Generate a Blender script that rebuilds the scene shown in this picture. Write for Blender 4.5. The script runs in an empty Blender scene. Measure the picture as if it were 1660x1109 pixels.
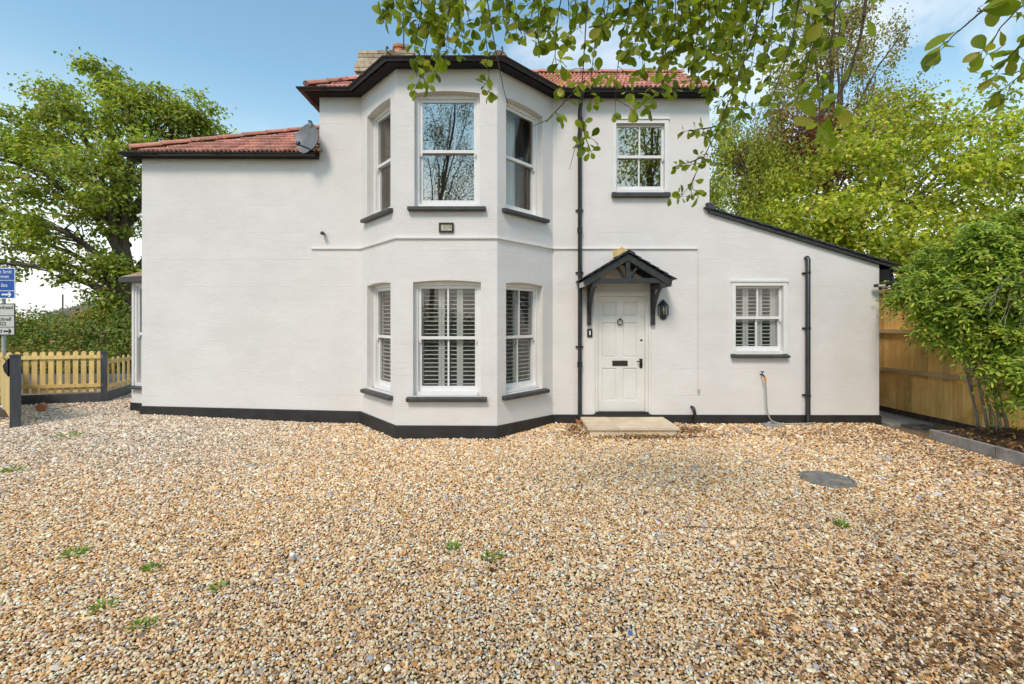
import bpy, math, random
import numpy as np
from mathutils import Vector, Matrix

random.seed(7)
RNG = np.random.default_rng(11)
S = bpy.context.scene
COL = S.collection
R = math.radians

# ------------------------------------------------------------------ camera
F, CX, HZ, CAMZ = 738.0, 830.0, 519.0, 1.75     # calibrated on the photograph (1660 px wide)
cam_d = bpy.data.cameras.new('camera')
cam_d.sensor_width = 36.0
cam_d.lens = F / 1660.0 * 36.0
cam_d.shift_y = -(554.5 - HZ) / 1660.0
cam_d.clip_end = 2000.0
cam_d.clip_start = 0.05
cam = bpy.data.objects.new('camera', cam_d)
COL.objects.link(cam)
cam.location = (0, 0, CAMZ)
cam.rotation_euler = (R(90), 0, 0)
S.camera = cam

# ------------------------------------------------------------------ sky and sun
SUN_EL, SUN_AZ = R(48), R(200)      # azimuth clockwise from +Y (north): behind the camera, a little left
W = bpy.data.worlds.new('World')
S.world = W
W.use_nodes = True
nt = W.node_tree
nt.nodes.clear()
wo = nt.nodes.new('ShaderNodeOutputWorld')
bg = nt.nodes.new('ShaderNodeBackground')
bg.inputs['Strength'].default_value = 0.15
sky = nt.nodes.new('ShaderNodeTexSky')
sky.sky_type = 'NISHITA'
sky.sun_disc = False
sky.sun_elevation = SUN_EL
sky.sun_rotation = SUN_AZ
sky.altitude = 50
sky.air_density = 1.75
sky.dust_density = 0.1
sky.ozone_density = 7.0
tc = nt.nodes.new('ShaderNodeTexCoord')
mp = nt.nodes.new('ShaderNodeMapping')
mp.inputs['Scale'].default_value = (1.0, 1.3, 2.6)
mp.inputs['Location'].default_value = (5.6, 1.2, 0.1)
nz = nt.nodes.new('ShaderNodeTexNoise')
nz.inputs['Scale'].default_value = 2.1
nz.inputs['Detail'].default_value = 8
nz.inputs['Roughness'].default_value = 0.58
nz.inputs['Distortion'].default_value = 0.6
cr = nt.nodes.new('ShaderNodeValToRGB')
cr.color_ramp.elements[0].position = 0.50
cr.color_ramp.elements[1].position = 0.80
cr.color_ramp.elements[0].color = (0, 0, 0, 1)
cr.color_ramp.elements[1].color = (0.85, 0.85, 0.85, 1)
mx = nt.nodes.new('ShaderNodeMixRGB')
mx.inputs[2].default_value = (5.9, 5.75, 5.45, 1)      # sunlit cloud
nt.links.new(tc.outputs['Generated'], mp.inputs['Vector'])
nt.links.new(mp.outputs['Vector'], nz.inputs['Vector'])
nt.links.new(nz.outputs['Fac'], cr.inputs['Fac'])
nt.links.new(cr.outputs['Color'], mx.inputs[0])
tint = nt.nodes.new('ShaderNodeMixRGB'); tint.blend_type = 'MULTIPLY'      # paler, slightly warmer late summer blue
tint.inputs[0].default_value = 1.0; tint.inputs[2].default_value = (0.92, 0.925, 0.785, 1)
nt.links.new(sky.outputs['Color'], tint.inputs[1])
sxyz = nt.nodes.new('ShaderNodeSeparateXYZ'); nt.links.new(tc.outputs['Generated'], sxyz.inputs[0])
hzr = nt.nodes.new('ShaderNodeMapRange'); hzr.interpolation_type = 'SMOOTHSTEP'
hzr.inputs['From Min'].default_value = 0.0; hzr.inputs['From Max'].default_value = 0.44
hzr.inputs['To Min'].default_value = 0.97; hzr.inputs['To Max'].default_value = 0.0
nt.links.new(sxyz.outputs['Z'], hzr.inputs['Value'])
haze_mix = nt.nodes.new('ShaderNodeMixRGB'); haze_mix.inputs[2].default_value = (5.2, 5.25, 5.3, 1)   # white haze low in the sky, all round
nt.links.new(hzr.outputs[0], haze_mix.inputs[0]); nt.links.new(tint.outputs[0], haze_mix.inputs[1])
nt.links.new(haze_mix.outputs[0], mx.inputs[1])
nt.links.new(mx.outputs['Color'], bg.inputs['Color'])
nt.links.new(bg.outputs['Background'], wo.inputs['Surface'])

sun_d = bpy.data.lights.new('sun', 'SUN')
sun_d.energy = 1.6
sun_d.angle = R(16)
sun_d.color = (1.0, 0.85, 0.71)
sun = bpy.data.objects.new('sun', sun_d)
COL.objects.link(sun)
sd = Vector((math.sin(SUN_AZ) * math.cos(SUN_EL), math.cos(SUN_AZ) * math.cos(SUN_EL), math.sin(SUN_EL)))
sun.rotation_euler = sd.to_track_quat('Z', 'Y').to_euler()
sun.location = (0, -5, 20)

S.view_settings.view_transform = 'Standard'
S.view_settings.look = 'None'
S.view_settings.gamma = 1.0
S.view_settings.use_curve_mapping = False
S.view_settings.exposure = 0.66
S.render.engine = 'CYCLES'
S.cycles.use_denoising = True
try:
    S.cycles.denoiser = 'OPENIMAGEDENOISE'
except Exception:
    pass
S.cycles.max_bounces = 8
S.cycles.transparent_max_bounces = 12
S.cycles.sample_clamp_indirect = 6.0
S.cycles.caustics_reflective = False
S.cycles.caustics_refractive = False

# ------------------------------------------------------------------ helpers
def P(px, py, Y):
    return np.array([(px - CX) / F * Y, Y, CAMZ + (HZ - py) / F * Y])

def sstep(a, b, x):
    t = np.clip((x - a) / (b - a), 0, 1)
    return t * t * (3 - 2 * t)

def gz(x, y):
    x = np.asarray(x, float); y = np.asarray(y, float)
    return 0.15 * sstep(-2.8, -6.4, x) * sstep(3.0, 7.0, y) + 0.008 * np.sin(1.7 * x + 0.6 * y) * np.cos(1.1 * y - 0.4 * x)

def G(px, py):
    z = 0.0
    for _ in range(12):
        Y = (CAMZ - z) * F / (py - HZ)
        z = float(gz((px - CX) / F * Y, Y))
    return np.array([(px - CX) / F * Y, Y, z])

class MB:
    """collects geometry; local axes may be remapped by a 4x4 matrix"""
    def __init__(self, M=None):
        self.v, self.f, self.M, self.n = [], [], M, 0
    def add(self, verts, faces):
        verts = np.asarray(verts, float).reshape(-1, 3)
        if self.M is not None:
            verts = verts @ self.M[:3, :3].T + self.M[:3, 3]
        self.v.append(verts)
        self.f += [tuple(i + self.n for i in f) for f in faces]
        self.n += len(verts)
        return self
    def box(self, x0, x1, y0, y1, z0, z1):
        self.add([(x0, y0, z0), (x1, y0, z0), (x1, y1, z0), (x0, y1, z0),
                  (x0, y0, z1), (x1, y0, z1), (x1, y1, z1), (x0, y1, z1)],
                 [(0, 3, 2, 1), (4, 5, 6, 7), (0, 1, 5, 4), (1, 2, 6, 5), (2, 3, 7, 6), (3, 0, 4, 7)])
        return self
    def prism(self, poly, d):
        """poly: list of 3D points (planar), extruded by vector d"""
        p = np.asarray(poly, float); n = len(p)
        self.add(np.vstack([p, p + np.asarray(d, float)]),
                 [tuple(range(n))[::-1], tuple(range(n, 2 * n))] + [(i, (i + 1) % n, n + (i + 1) % n, n + i) for i in range(n)])
        return self
    def quad(self, a, b, c, d):
        self.add([a, b, c, d], [(0, 1, 2, 3)])
        return self
    def bar(self, a, b, w, h, up=(0, 0, 1)):
        a = np.asarray(a, float); b = np.asarray(b, float)
        d = b - a; d /= np.linalg.norm(d)
        s = np.cross(d, up); s /= np.linalg.norm(s)
        u = np.cross(s, d)
        s = s * w / 2; u = u * h / 2
        self.add([a - s - u, a + s - u, a + s + u, a - s + u, b - s - u, b + s - u, b + s + u, b - s + u],
                 [(0, 1, 2, 3), (7, 6, 5, 4), (0, 4, 5, 1), (1, 5, 6, 2), (2, 6, 7, 3), (3, 7, 4, 0)])
        return self
    def tube(self, pts, rad, n=8, caps=True):
        pts = np.asarray(pts, float); m = len(pts)
        rad = np.broadcast_to(np.asarray(rad, float), (m,))
        tan = np.gradient(pts, axis=0)
        tan /= (np.linalg.norm(tan, axis=1, keepdims=True) + 1e-9)
        ref = np.array([0, 0, 1.0]) if abs(tan[0][2]) < 0.9 else np.array([1.0, 0, 0])
        vs = []
        for i in range(m):
            s = np.cross(tan[i], ref); s /= (np.linalg.norm(s) + 1e-9)
            u = np.cross(s, tan[i]); ref = u
            a = np.arange(n) * 2 * math.pi / n
            vs.append(pts[i] + rad[i] * (np.cos(a)[:, None] * s + np.sin(a)[:, None] * u))
        fs = [(i * n + j, i * n + (j + 1) % n, (i + 1) * n + (j + 1) % n, (i + 1) * n + j)
              for i in range(m - 1) for j in range(n)]
        if caps:
            fs += [tuple(range(n))[::-1], tuple((m - 1) * n + j for j in range(n))]
        self.add(np.vstack(vs), fs)
        return self
    def lathe(self, c, prof, n=16):
        """prof: (r, z) pairs about the vertical through c"""
        c = np.asarray(c, float); m = len(prof)
        a = np.arange(n) * 2 * math.pi / n
        vs = [c + np.stack([r * np.cos(a), r * np.sin(a), np.full(n, z)], 1) for r, z in prof]
        fs = [(i * n + j, i * n + (j + 1) % n, (i + 1) * n + (j + 1) % n, (i + 1) * n + j)
              for i in range(m - 1) for j in range(n)]
        fs += [tuple(range(n))[::-1], tuple((m - 1) * n + j for j in range(n))]
        self.add(np.vstack(vs), fs)
        return self
    def mesh(self, name):
        me = bpy.data.meshes.new(name)
        me.from_pydata(np.vstack(self.v).tolist(), [], self.f)
        me.update()
        return me
    def build(self, name, mat, parent=None, smooth=False, bevel=0, angle=None):
        o = bpy.data.objects.new(name, self.mesh(name))
        COL.objects.link(o)
        o.data.materials.append(mat)
        if smooth:
            o.data.polygons.foreach_set('use_smooth', [True] * len(o.data.polygons))
        if angle:
            try:
                o.data.set_sharp_from_angle(angle=R(angle))
            except Exception:
                pass
        if bevel:
            b = o.modifiers.new('bevel', 'BEVEL'); b.width = bevel; b.segments = 2; b.limit_method = 'ANGLE'
        if parent is not None:
            o.parent = parent
            if parent.type == 'EMPTY':
                o.matrix_parent_inverse = parent.matrix_world.inverted()
        return o

def empty(name, loc, label, cat, group=None):
    o = bpy.data.objects.new(name, None)
    COL.objects.link(o)
    o.empty_display_size = 0.1
    o.location = loc
    o.matrix_world = Matrix.Translation(Vector([float(v) for v in loc]))
    tag(o, label, cat, group)
    return o

def tag(o, label=None, cat=None, group=None, kind=None):
    if label: o['label'] = label
    if cat: o['category'] = cat
    if group: o['group'] = group
    if kind: o['kind'] = kind
    return o

def frame2d(p, q):
    """matrix: local x along p->q (left to right seen from outside), y into the house, z up"""
    p = np.array(p, float); q = np.array(q, float)
    u = (q - p) / np.linalg.norm(q - p)
    M = np.eye(4)
    M[:2, 0] = u
    M[:2, 1] = (-u[1], u[0])
    M[:2, 3] = p
    return M, float(np.linalg.norm(q - p))

def offset_path(path, d):
    """offset a 2D polyline to its outer (right hand) side with mitred corners"""
    p = np.asarray(path, float)[:, :2]
    t = np.diff(p, axis=0); t /= np.linalg.norm(t, axis=1, keepdims=True)
    nrm = np.stack([t[:, 1], -t[:, 0]], 1)
    out = []
    for i in range(len(p)):
        if i == 0: out.append(p[0] + nrm[0] * d)
        elif i == len(p) - 1: out.append(p[-1] + nrm[-1] * d)
        else:
            b = nrm[i - 1] + nrm[i]
            out.append(p[i] + b * d / (1 + nrm[i - 1] @ nrm[i]))
    return np.array(out)

def sweep(mb, path, prof, zoff=None, closed=True):
    """sweep a profile of (offset, z) along a 2D path"""
    n = len(path); m = len(prof)
    zoff = np.zeros(n) if zoff is None else np.asarray(zoff, float)
    vs = np.zeros((m, n, 3))
    for k, (o, z) in enumerate(prof):
        vs[k, :, :2] = offset_path(path, o)
        vs[k, :, 2] = z + zoff
    fs = []
    for k in range(m if closed else m - 1):
        k2 = (k + 1) % m
        for i in range(n - 1):
            fs.append((k * n + i, k * n + i + 1, k2 * n + i + 1, k2 * n + i))
    if closed:
        fs += [tuple(k * n for k in range(m)), tuple(k * n + n - 1 for k in range(m))[::-1]]
    mb.add(vs.reshape(-1, 3), fs)
    return mb

def fast_mesh(name, verts, faces_flat, nper, cols=None):
    me = bpy.data.meshes.new(name)
    nf = len(faces_flat) // nper
    me.vertices.add(len(verts)); me.vertices.foreach_set('co', np.asarray(verts, np.float32).ravel())
    me.loops.add(len(faces_flat)); me.loops.foreach_set('vertex_index', np.asarray(faces_flat, np.int32))
    me.polygons.add(nf)
    me.polygons.foreach_set('loop_start', np.arange(0, nf * nper, nper, dtype=np.int32))
    me.update(calc_edges=True)
    if cols is not None:
        at = me.attributes.new('col', 'FLOAT_COLOR', 'POINT')
        c = np.ones((len(verts), 4), np.float32); c[:, :3] = cols
        at.data.foreach_set('color', c.ravel())
    return me

def link(name, me, mat, parent=None):
    o = bpy.data.objects.new(name, me)
    COL.objects.link(o)
    if mat is not None:
        me.materials.append(mat)
    if parent is not None:
        o.parent = parent
        if parent.type == 'EMPTY':
            o.matrix_parent_inverse = parent.matrix_world.inverted()
    return o

# ------------------------------------------------------------------ materials
def new_mat(name):
    m = bpy.data.materials.new(name)
    m.use_nodes = True
    t = m.node_tree
    b = t.nodes['Principled BSDF']
    return m, t, b

def N(t, kind, **kw):
    n = t.nodes.new(kind)
    for k, v in kw.items():
        if k in n.inputs: n.inputs[k].default_value = v
        else: setattr(n, k, v)
    return n

def mat(name, c1, c2=None, rough=0.6, scale=6.0, stretch=(1, 1, 1), detail=6, bump=0.0, bscale=40.0, bstretch=(1, 1, 1),
        spec=0.5, island=0.0, lo=0.35, hi=0.65, metallic=0.0, c3=None, s3=1.2, bdist=0.01):
    """noise-mixed colour, fine bump, optional variation from piece to piece"""
    m, t, b = new_mat(name)
    b.inputs['Roughness'].default_value = rough
    b.inputs['Specular IOR Level'].default_value = spec
    b.inputs['Metallic'].default_value = metallic
    co = N(t, 'ShaderNodeTexCoord')
    out = None
    if c2 is not None:
        mpn = N(t, 'ShaderNodeMapping'); mpn.inputs['Scale'].default_value = stretch
        t.links.new(co.outputs['Object'], mpn.inputs['Vector'])
        n1 = N(t, 'ShaderNodeTexNoise', Scale=scale, Detail=detail, Roughness=0.6)
        t.links.new(mpn.outputs['Vector'], n1.inputs['Vector'])
        rp = N(t, 'ShaderNodeValToRGB')
        rp.color_ramp.elements[0].position = lo; rp.color_ramp.elements[1].position = hi
        rp.color_ramp.elements[0].color = (*c1, 1); rp.color_ramp.elements[1].color = (*c2, 1)
        t.links.new(n1.outputs['Fac'], rp.inputs['Fac'])
        out = rp.outputs['Color']
        if c3 is not None:
            n3 = N(t, 'ShaderNodeTexNoise', Scale=s3, Detail=5.0, Roughness=0.65)
            t.links.new(co.outputs['Object'], n3.inputs['Vector'])
            r3 = N(t, 'ShaderNodeValToRGB')
            r3.color_ramp.elements[0].position = 0.5; r3.color_ramp.elements[1].position = 0.72
            t.links.new(n3.outputs['Fac'], r3.inputs['Fac'])
            mm = N(t, 'ShaderNodeMixRGB'); mm.inputs[2].default_value = (*c3, 1)
            t.links.new(r3.outputs['Color'], mm.inputs[0]); t.links.new(out, mm.inputs[1])
            out = mm.outputs['Color']
    else:
        rgb = N(t, 'ShaderNodeRGB'); rgb.outputs[0].default_value = (*c1, 1)
        out = rgb.outputs[0]
    if island:
        gi = N(t, 'ShaderNodeNewGeometry'); oi = N(t, 'ShaderNodeObjectInfo')
        ad = N(t, 'ShaderNodeMath', operation='ADD'); fr = N(t, 'ShaderNodeMath', operation='FRACT')
        t.links.new(gi.outputs['Random Per Island'], ad.inputs[0]); t.links.new(oi.outputs['Random'], ad.inputs[1])
        t.links.new(ad.outputs[0], fr.inputs[0])
        mr = N(t, 'ShaderNodeMapRange'); mr.inputs['To Min'].default_value = 1 - island; mr.inputs['To Max'].default_value = 1 + island
        t.links.new(fr.outputs[0], mr.inputs['Value'])
        hs = N(t, 'ShaderNodeHueSaturation')
        t.links.new(mr.outputs[0], hs.inputs['Value']); t.links.new(out, hs.inputs['Color'])
        out = hs.outputs['Color']
    t.links.new(out, b.inputs['Base Color'])
    if bump:
        mb_ = N(t, 'ShaderNodeMapping'); mb_.inputs['Scale'].default_value = bstretch
        t.links.new(co.outputs['Object'], mb_.inputs['Vector'])
        n2 = N(t, 'ShaderNodeTexNoise', Scale=bscale, Detail=6.0, Roughness=0.6)
        t.links.new(mb_.outputs['Vector'], n2.inputs['Vector'])
        bp = N(t, 'ShaderNodeBump', Strength=bump, Distance=bdist)
        t.links.new(n2.outputs['Fac'], bp.inputs['Height'])
        t.links.new(bp.outputs['Normal'], b.inputs['Normal'])
    return m

def leaf_mat(name, trans=0.35, rough=0.5, obj_random=False, base=None):
    m, t, b = new_mat(name)
    b.inputs['Roughness'].default_value = rough
    b.inputs['Specular IOR Level'].default_value = 0.35
    if obj_random:
        oi = N(t, 'ShaderNodeObjectInfo')
        rp = N(t, 'ShaderNodeValToRGB')
        e = rp.color_ramp.elements
        for i, c in enumerate(base):
            if i < 2: el = e[i]; el.position = i / (len(base) - 1)
            else: el = e.new(i / (len(base) - 1))
            el.color = (*c, 1)
        for i in range(len(base)): e[i].position = i / (len(base) - 1)
        t.links.new(oi.outputs['Random'], rp.inputs['Fac'])
        out = rp.outputs['Color']
    else:
        at = N(t, 'ShaderNodeAttribute', attribute_name='col')
        out = at.outputs['Color']
    t.links.new(out, b.inputs['Base Color'])
    tr = N(t, 'ShaderNodeBsdfTranslucent')
    gm = N(t, 'ShaderNodeMixRGB', blend_type='MULTIPLY'); gm.inputs[0].default_value = 1.0
    gm.inputs[2].default_value = (1.5, 1.6, 0.7, 1)
    t.links.new(out, gm.inputs[1]); t.links.new(gm.outputs[0], tr.inputs['Color'])
    ms = N(t, 'ShaderNodeMixShader'); ms.inputs[0].default_value = trans
    t.links.new(b.outputs[0], ms.inputs[1]); t.links.new(tr.outputs[0], ms.inputs[2])
    t.links.new(ms.outputs[0], t.nodes['Material Output'].inputs['Surface'])
    return m

def glass_mat(name, refl=0.3):
    m, t, b = new_mat(name)
    gl = N(t, 'ShaderNodeBsdfGlossy', Roughness=0.012); gl.inputs['Color'].default_value = (0.97, 0.90, 0.81, 1)
    tp = N(t, 'ShaderNodeBsdfTransparent'); tp.inputs['Color'].default_value = (0.97, 0.98, 0.975, 1)
    fr = N(t, 'ShaderNodeLayerWeight', Blend=0.5)          # Schlick falloff, the same for both faces of the pane
    pw = N(t, 'ShaderNodeMath', operation='POWER'); pw.inputs[1].default_value = 5.0
    t.links.new(fr.outputs['Facing'], pw.inputs[0])
    mr = N(t, 'ShaderNodeMapRange')
    mr.inputs['To Min'].default_value = refl; mr.inputs['To Max'].default_value = 1.0
    t.links.new(pw.outputs[0], mr.inputs['Value'])
    co = N(t, 'ShaderNodeTexCoord')
    n2 = N(t, 'ShaderNodeTexNoise', Scale=1.6, Detail=1.0)
    t.links.new(co.outputs['Object'], n2.inputs['Vector'])
    bp = N(t, 'ShaderNodeBump', Strength=0.03, Distance=0.02)
    t.links.new(n2.outputs['Fac'], bp.inputs['Height']); t.links.new(bp.outputs['Normal'], gl.inputs['Normal'])
    ms = N(t, 'ShaderNodeMixShader')
    t.links.new(mr.outputs[0], ms.inputs[0]); t.links.new(tp.outputs[0], ms.inputs[1]); t.links.new(gl.outputs[0], ms.inputs[2])
    t.links.new(ms.outputs[0], t.nodes['Material Output'].inputs['Surface'])
    return m

M = {}
def wall_material():
    m, t, b = new_mat('white_masonry_paint')
    b.inputs['Roughness'].default_value = 0.75
    b.inputs['Specular IOR Level'].default_value = 0.25
    co = N(t, 'ShaderNodeTexCoord')
    # faint blotches and rain streaks
    n1 = N(t, 'ShaderNodeTexNoise', Scale=1.1, Detail=7.0, Roughness=0.62)
    t.links.new(co.outputs['Object'], n1.inputs['Vector'])
    mpn = N(t, 'ShaderNodeMapping'); mpn.inputs['Scale'].default_value = (1.0, 1.0, 1.6)
    t.links.new(co.outputs['Object'], mpn.inputs['Vector'])
    n2 = N(t, 'ShaderNodeTexNoise', Scale=1.6, Detail=5.0, Roughness=0.6)
    t.links.new(mpn.outputs['Vector'], n2.inputs['Vector'])
    ad = N(t, 'ShaderNodeMath', operation='ADD')
    t.links.new(n1.outputs['Fac'], ad.inputs[0]); t.links.new(n2.outputs['Fac'], ad.inputs[1])
    rp = N(t, 'ShaderNodeValToRGB')
    rp.color_ramp.elements[0].position = 0.7; rp.color_ramp.elements[1].position = 1.25
    rp.color_ramp.elements[0].color = (0.70, 0.673, 0.638, 1)
    rp.color_ramp.elements[1].color = (0.765, 0.738, 0.703, 1)
    hf = N(t, 'ShaderNodeMath', operation='MULTIPLY'); hf.inputs[1].default_value = 0.5
    rp.color_ramp.elements[0].position = 0.36; rp.color_ramp.elements[1].position = 0.6
    t.links.new(ad.outputs[0], hf.inputs[0]); t.links.new(hf.outputs[0], rp.inputs['Fac'])
    t.links.new(rp.outputs['Color'], b.inputs['Base Color'])
    # trowelled render: fine grain, horizontal drag, faint coursing
    mb_ = N(t, 'ShaderNodeMapping'); mb_.inputs['Scale'].default_value = (1, 1, 2.6)
    t.links.new(co.outputs['Object'], mb_.inputs['Vector'])
    n3 = N(t, 'ShaderNodeTexNoise', Scale=5.0, Detail=8.0, Roughness=0.7)
    t.links.new(mb_.outputs['Vector'], n3.inputs['Vector'])
    n4 = N(t, 'ShaderNodeTexNoise', Scale=60.0, Detail=3.0)
    t.links.new(co.outputs['Object'], n4.inputs['Vector'])
    a2 = N(t, 'ShaderNodeMath', operation='MULTIPLY_ADD'); a2.inputs[1].default_value = 0.6
    t.links.new(n4.outputs['Fac'], a2.inputs[0]); t.links.new(n3.outputs['Fac'], a2.inputs[2])
    sx = N(t, 'ShaderNodeSeparateXYZ'); t.links.new(co.outputs['Object'], sx.inputs[0])
    cs = N(t, 'ShaderNodeMath', operation='MULTIPLY'); cs.inputs[1].default_value = 1 / 0.46
    t.links.new(sx.outputs['Z'], cs.inputs[0])
    fr = N(t, 'ShaderNodeMath', operation='FRACT'); t.links.new(cs.outputs[0], fr.inputs[0])
    lt = N(t, 'ShaderNodeMath', operation='LESS_THAN'); lt.inputs[1].default_value = 0.03
    t.links.new(fr.outputs[0], lt.inputs[0])
    n5 = N(t, 'ShaderNodeTexNoise', Scale=0.9, Detail=3.0); t.links.new(co.outputs['Object'], n5.inputs['Vector'])
    r5 = N(t, 'ShaderNodeMapRange'); r5.inputs['From Min'].default_value = 0.45; r5.inputs['From Max'].default_value = 0.65
    r5.inputs['To Max'].default_value = -0.6
    t.links.new(n5.outputs['Fac'], r5.inputs['Value'])
    lm = N(t, 'ShaderNodeMath', operation='MULTIPLY_ADD')
    t.links.new(lt.outputs[0], lm.inputs[0]); t.links.new(r5.outputs[0], lm.inputs[1]); t.links.new(a2.outputs[0], lm.inputs[2])
    bp = N(t, 'ShaderNodeBump', Strength=0.55, Distance=0.012)
    t.links.new(lm.outputs[0], bp.inputs['Height']); t.links.new(bp.outputs['Normal'], b.inputs['Normal'])
    return m
M['wall'] = wall_material()
M['plinth'] = mat('black_masonry_paint', (0.014, 0.0135, 0.013), (0.03, 0.029, 0.027), 0.6, 3, bump=0.4, bscale=25)
M['sill'] = mat('dark_grey_paint', (0.035, 0.036, 0.038), (0.06, 0.06, 0.06), 0.5, 8, bump=0.3)
M['upvc'] = mat('white_window_paint', (0.74, 0.73, 0.70), (0.80, 0.79, 0.77), 0.35, 4)
M['glass'] = glass_mat('window_glass', 0.33)
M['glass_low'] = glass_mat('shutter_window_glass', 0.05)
M['black'] = mat('black_plastic', (0.012, 0.012, 0.013), (0.03, 0.03, 0.03), 0.32, 9)
M['blackwood'] = mat('black_painted_timber', (0.018, 0.019, 0.02), (0.04, 0.042, 0.043), 0.45, 10, stretch=(1, 1, 1), bump=0.3, bscale=30)
M['soffit'] = mat('black_soffit_board', (0.014, 0.014, 0.016), (0.026, 0.026, 0.028), 0.75, 6, spec=0.2)
M['tile'] = mat('red_clay_tile', (0.50, 0.185, 0.12), (0.66, 0.33, 0.235), 0.7, 9, island=0.3, bump=0.3, bscale=60, c3=(0.42, 0.26, 0.17), s3=2.0)
M['hiptile'] = mat('red_ridge_tile', (0.54, 0.20, 0.13), (0.62, 0.29, 0.20), 0.7, 8, island=0.18, bump=0.3, c3=(0.34, 0.28, 0.18), s3=3)
M['mossytile'] = mat('weathered_ridge_tile', (0.20, 0.13, 0.08), (0.36, 0.27, 0.15), 0.85, 9, island=0.15, bump=0.5)
M['slate'] = mat('dark_slate', (0.025, 0.026, 0.03), (0.055, 0.055, 0.06), 0.55, 10, island=0.3, bump=0.4)
M['door'] = mat('cream_door_paint', (0.70, 0.68, 0.63), (0.76, 0.74, 0.70), 0.4, 3)
M['metal'] = mat('dark_bronze', (0.05, 0.045, 0.035), (0.09, 0.08, 0.06), 0.35, 12, metallic=0.7)
M['brickcream'] = mat('cream_chimney_brick', (0.36, 0.29, 0.19), (0.55, 0.46, 0.33), 0.85, 8, island=0.2, bump=0.5)
M['terracotta'] = mat('terracotta', (0.42, 0.16, 0.07), (0.52, 0.23, 0.11), 0.75, 12, bump=0.2)
M['stone'] = mat('sandstone_paving', (0.64, 0.50, 0.33), (0.76, 0.63, 0.45), 0.75, 5, bump=0.2, bscale=50, island=0.06)
M['fence'] = mat('treated_fence_timber', (0.86, 0.46, 0.12), (0.96, 0.65, 0.23), 0.7, 4, stretch=(6, 6, 0.7), island=0.28, bump=0.4, bscale=20, bstretch=(4, 4, 0.4), c3=(0.60, 0.34, 0.08), s3=2.2)
M['rail'] = mat('fence_rail_timber', (0.52, 0.35, 0.17), (0.66, 0.47, 0.26), 0.7, 5, stretch=(5, 0.7, 5), island=0.1, bump=0.3)
M['picket'] = mat('yellow_pine_picket', (0.62, 0.43, 0.13), (0.76, 0.57, 0.25), 0.6, 5, stretch=(4, 4, 0.6), island=0.15, bump=0.3, bscale=20, bstretch=(4, 4, 0.5))
M['post'] = mat('charcoal_painted_timber', (0.045, 0.05, 0.06), (0.08, 0.085, 0.095), 0.55, 6, stretch=(4, 4, 0.6), bump=0.3)
M['concrete'] = mat('concrete_edging', (0.24, 0.225, 0.20), (0.36, 0.34, 0.31), 0.9, 9, bump=0.5, bscale=70, island=0.08, c3=(0.17, 0.16, 0.13), s3=3)
M['soil'] = mat('brown_soil', (0.045, 0.028, 0.016), (0.13, 0.085, 0.05), 0.95, 14, bump=0.8, bscale=30, bdist=0.03)
M['subbase'] = mat('gravel_bed', (0.11, 0.072, 0.036), (0.28, 0.20, 0.115), 0.95, 30, bump=0.8, bscale=45, bdist=0.02)
M['grass'] = mat('rough_grass', (0.035, 0.055, 0.012), (0.085, 0.10, 0.03), 0.95, 5, bump=0.8, bscale=12, bdist=0.1)
M['asphalt'] = mat('asphalt', (0.09, 0.09, 0.092), (0.14, 0.14, 0.14), 0.9, 20, bump=0.3, bscale=80)
M['bark'] = mat('brown_bark', (0.075, 0.055, 0.036), (0.16, 0.125, 0.085), 0.95, 6, stretch=(3, 3, 0.5), bump=0.8, bscale=10, bdist=0.05)
M['twig'] = mat('dark_twig_bark', (0.035, 0.022, 0.014), (0.08, 0.055, 0.035), 0.85, 20, bump=0.3)
M['palebark'] = mat('pale_stem_bark', (0.22, 0.19, 0.14), (0.36, 0.32, 0.26), 0.9, 10, stretch=(3, 3, 0.6), bump=0.6, bscale=18)
M['birchbark'] = mat('birch_bark', (0.12, 0.10, 0.08), (0.42, 0.38, 0.33), 0.85, 4, stretch=(1, 1, 3), bump=0.4)
M['slat'] = mat('white_shutter_paint', (0.47, 0.465, 0.44), None, 0.4)
M['curtainw_or_reflection'] = mat('pale_curtain_or_reflection', (0.66, 0.65, 0.62), (0.76, 0.75, 0.72), 0.9, 8, stretch=(6, 6, 0.3))  # curtain on the bay's left side, painted sky reflection on its right
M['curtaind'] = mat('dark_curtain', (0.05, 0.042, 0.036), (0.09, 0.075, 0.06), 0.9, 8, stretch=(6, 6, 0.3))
M['room'] = mat('room_plaster', (0.30, 0.28, 0.25), (0.36, 0.34, 0.30), 0.9, 2)
M['blue'] = mat('blue_sign_face', (0.0, 0.075, 0.36), None, 0.35)
M['white'] = mat('white_sign_print', (0.80, 0.80, 0.79), None, 0.4)
M['signgrey'] = mat('pale_sign_face', (0.58, 0.575, 0.52), None, 0.4)
M['print'] = mat('black_print', (0.012, 0.012, 0.012), None, 0.5)
M['galv'] = mat('galvanised_steel', (0.42, 0.42, 0.41), (0.55, 0.55, 0.53), 0.5, 8, metallic=0.4)
M['dish'] = mat('grey_dish_paint', (0.12, 0.125, 0.125), (0.19, 0.195, 0.19), 0.45, 6)
M['hose'] = mat('grey_hose', (0.34, 0.32, 0.27), (0.42, 0.40, 0.35), 0.5, 10)
M['orange'] = mat('orange_fitting', (0.75, 0.30, 0.02), None, 0.4)
M['plaque'] = mat('plaque_stone', (0.62, 0.58, 0.45), (0.70, 0.66, 0.54), 0.8, 8)
M['iron'] = mat('cast_iron_cover', (0.07, 0.068, 0.062), (0.15, 0.145, 0.13), 0.75, 14, bump=0.6, bscale=90, c3=(0.20, 0.17, 0.12), s3=5)
M['cover'] = mat('weathered_iron', (0.15, 0.14, 0.12), (0.30, 0.28, 0.24), 0.8, 16, bump=0.7, bscale=80, c3=(0.34, 0.28, 0.19), s3=6)
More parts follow.
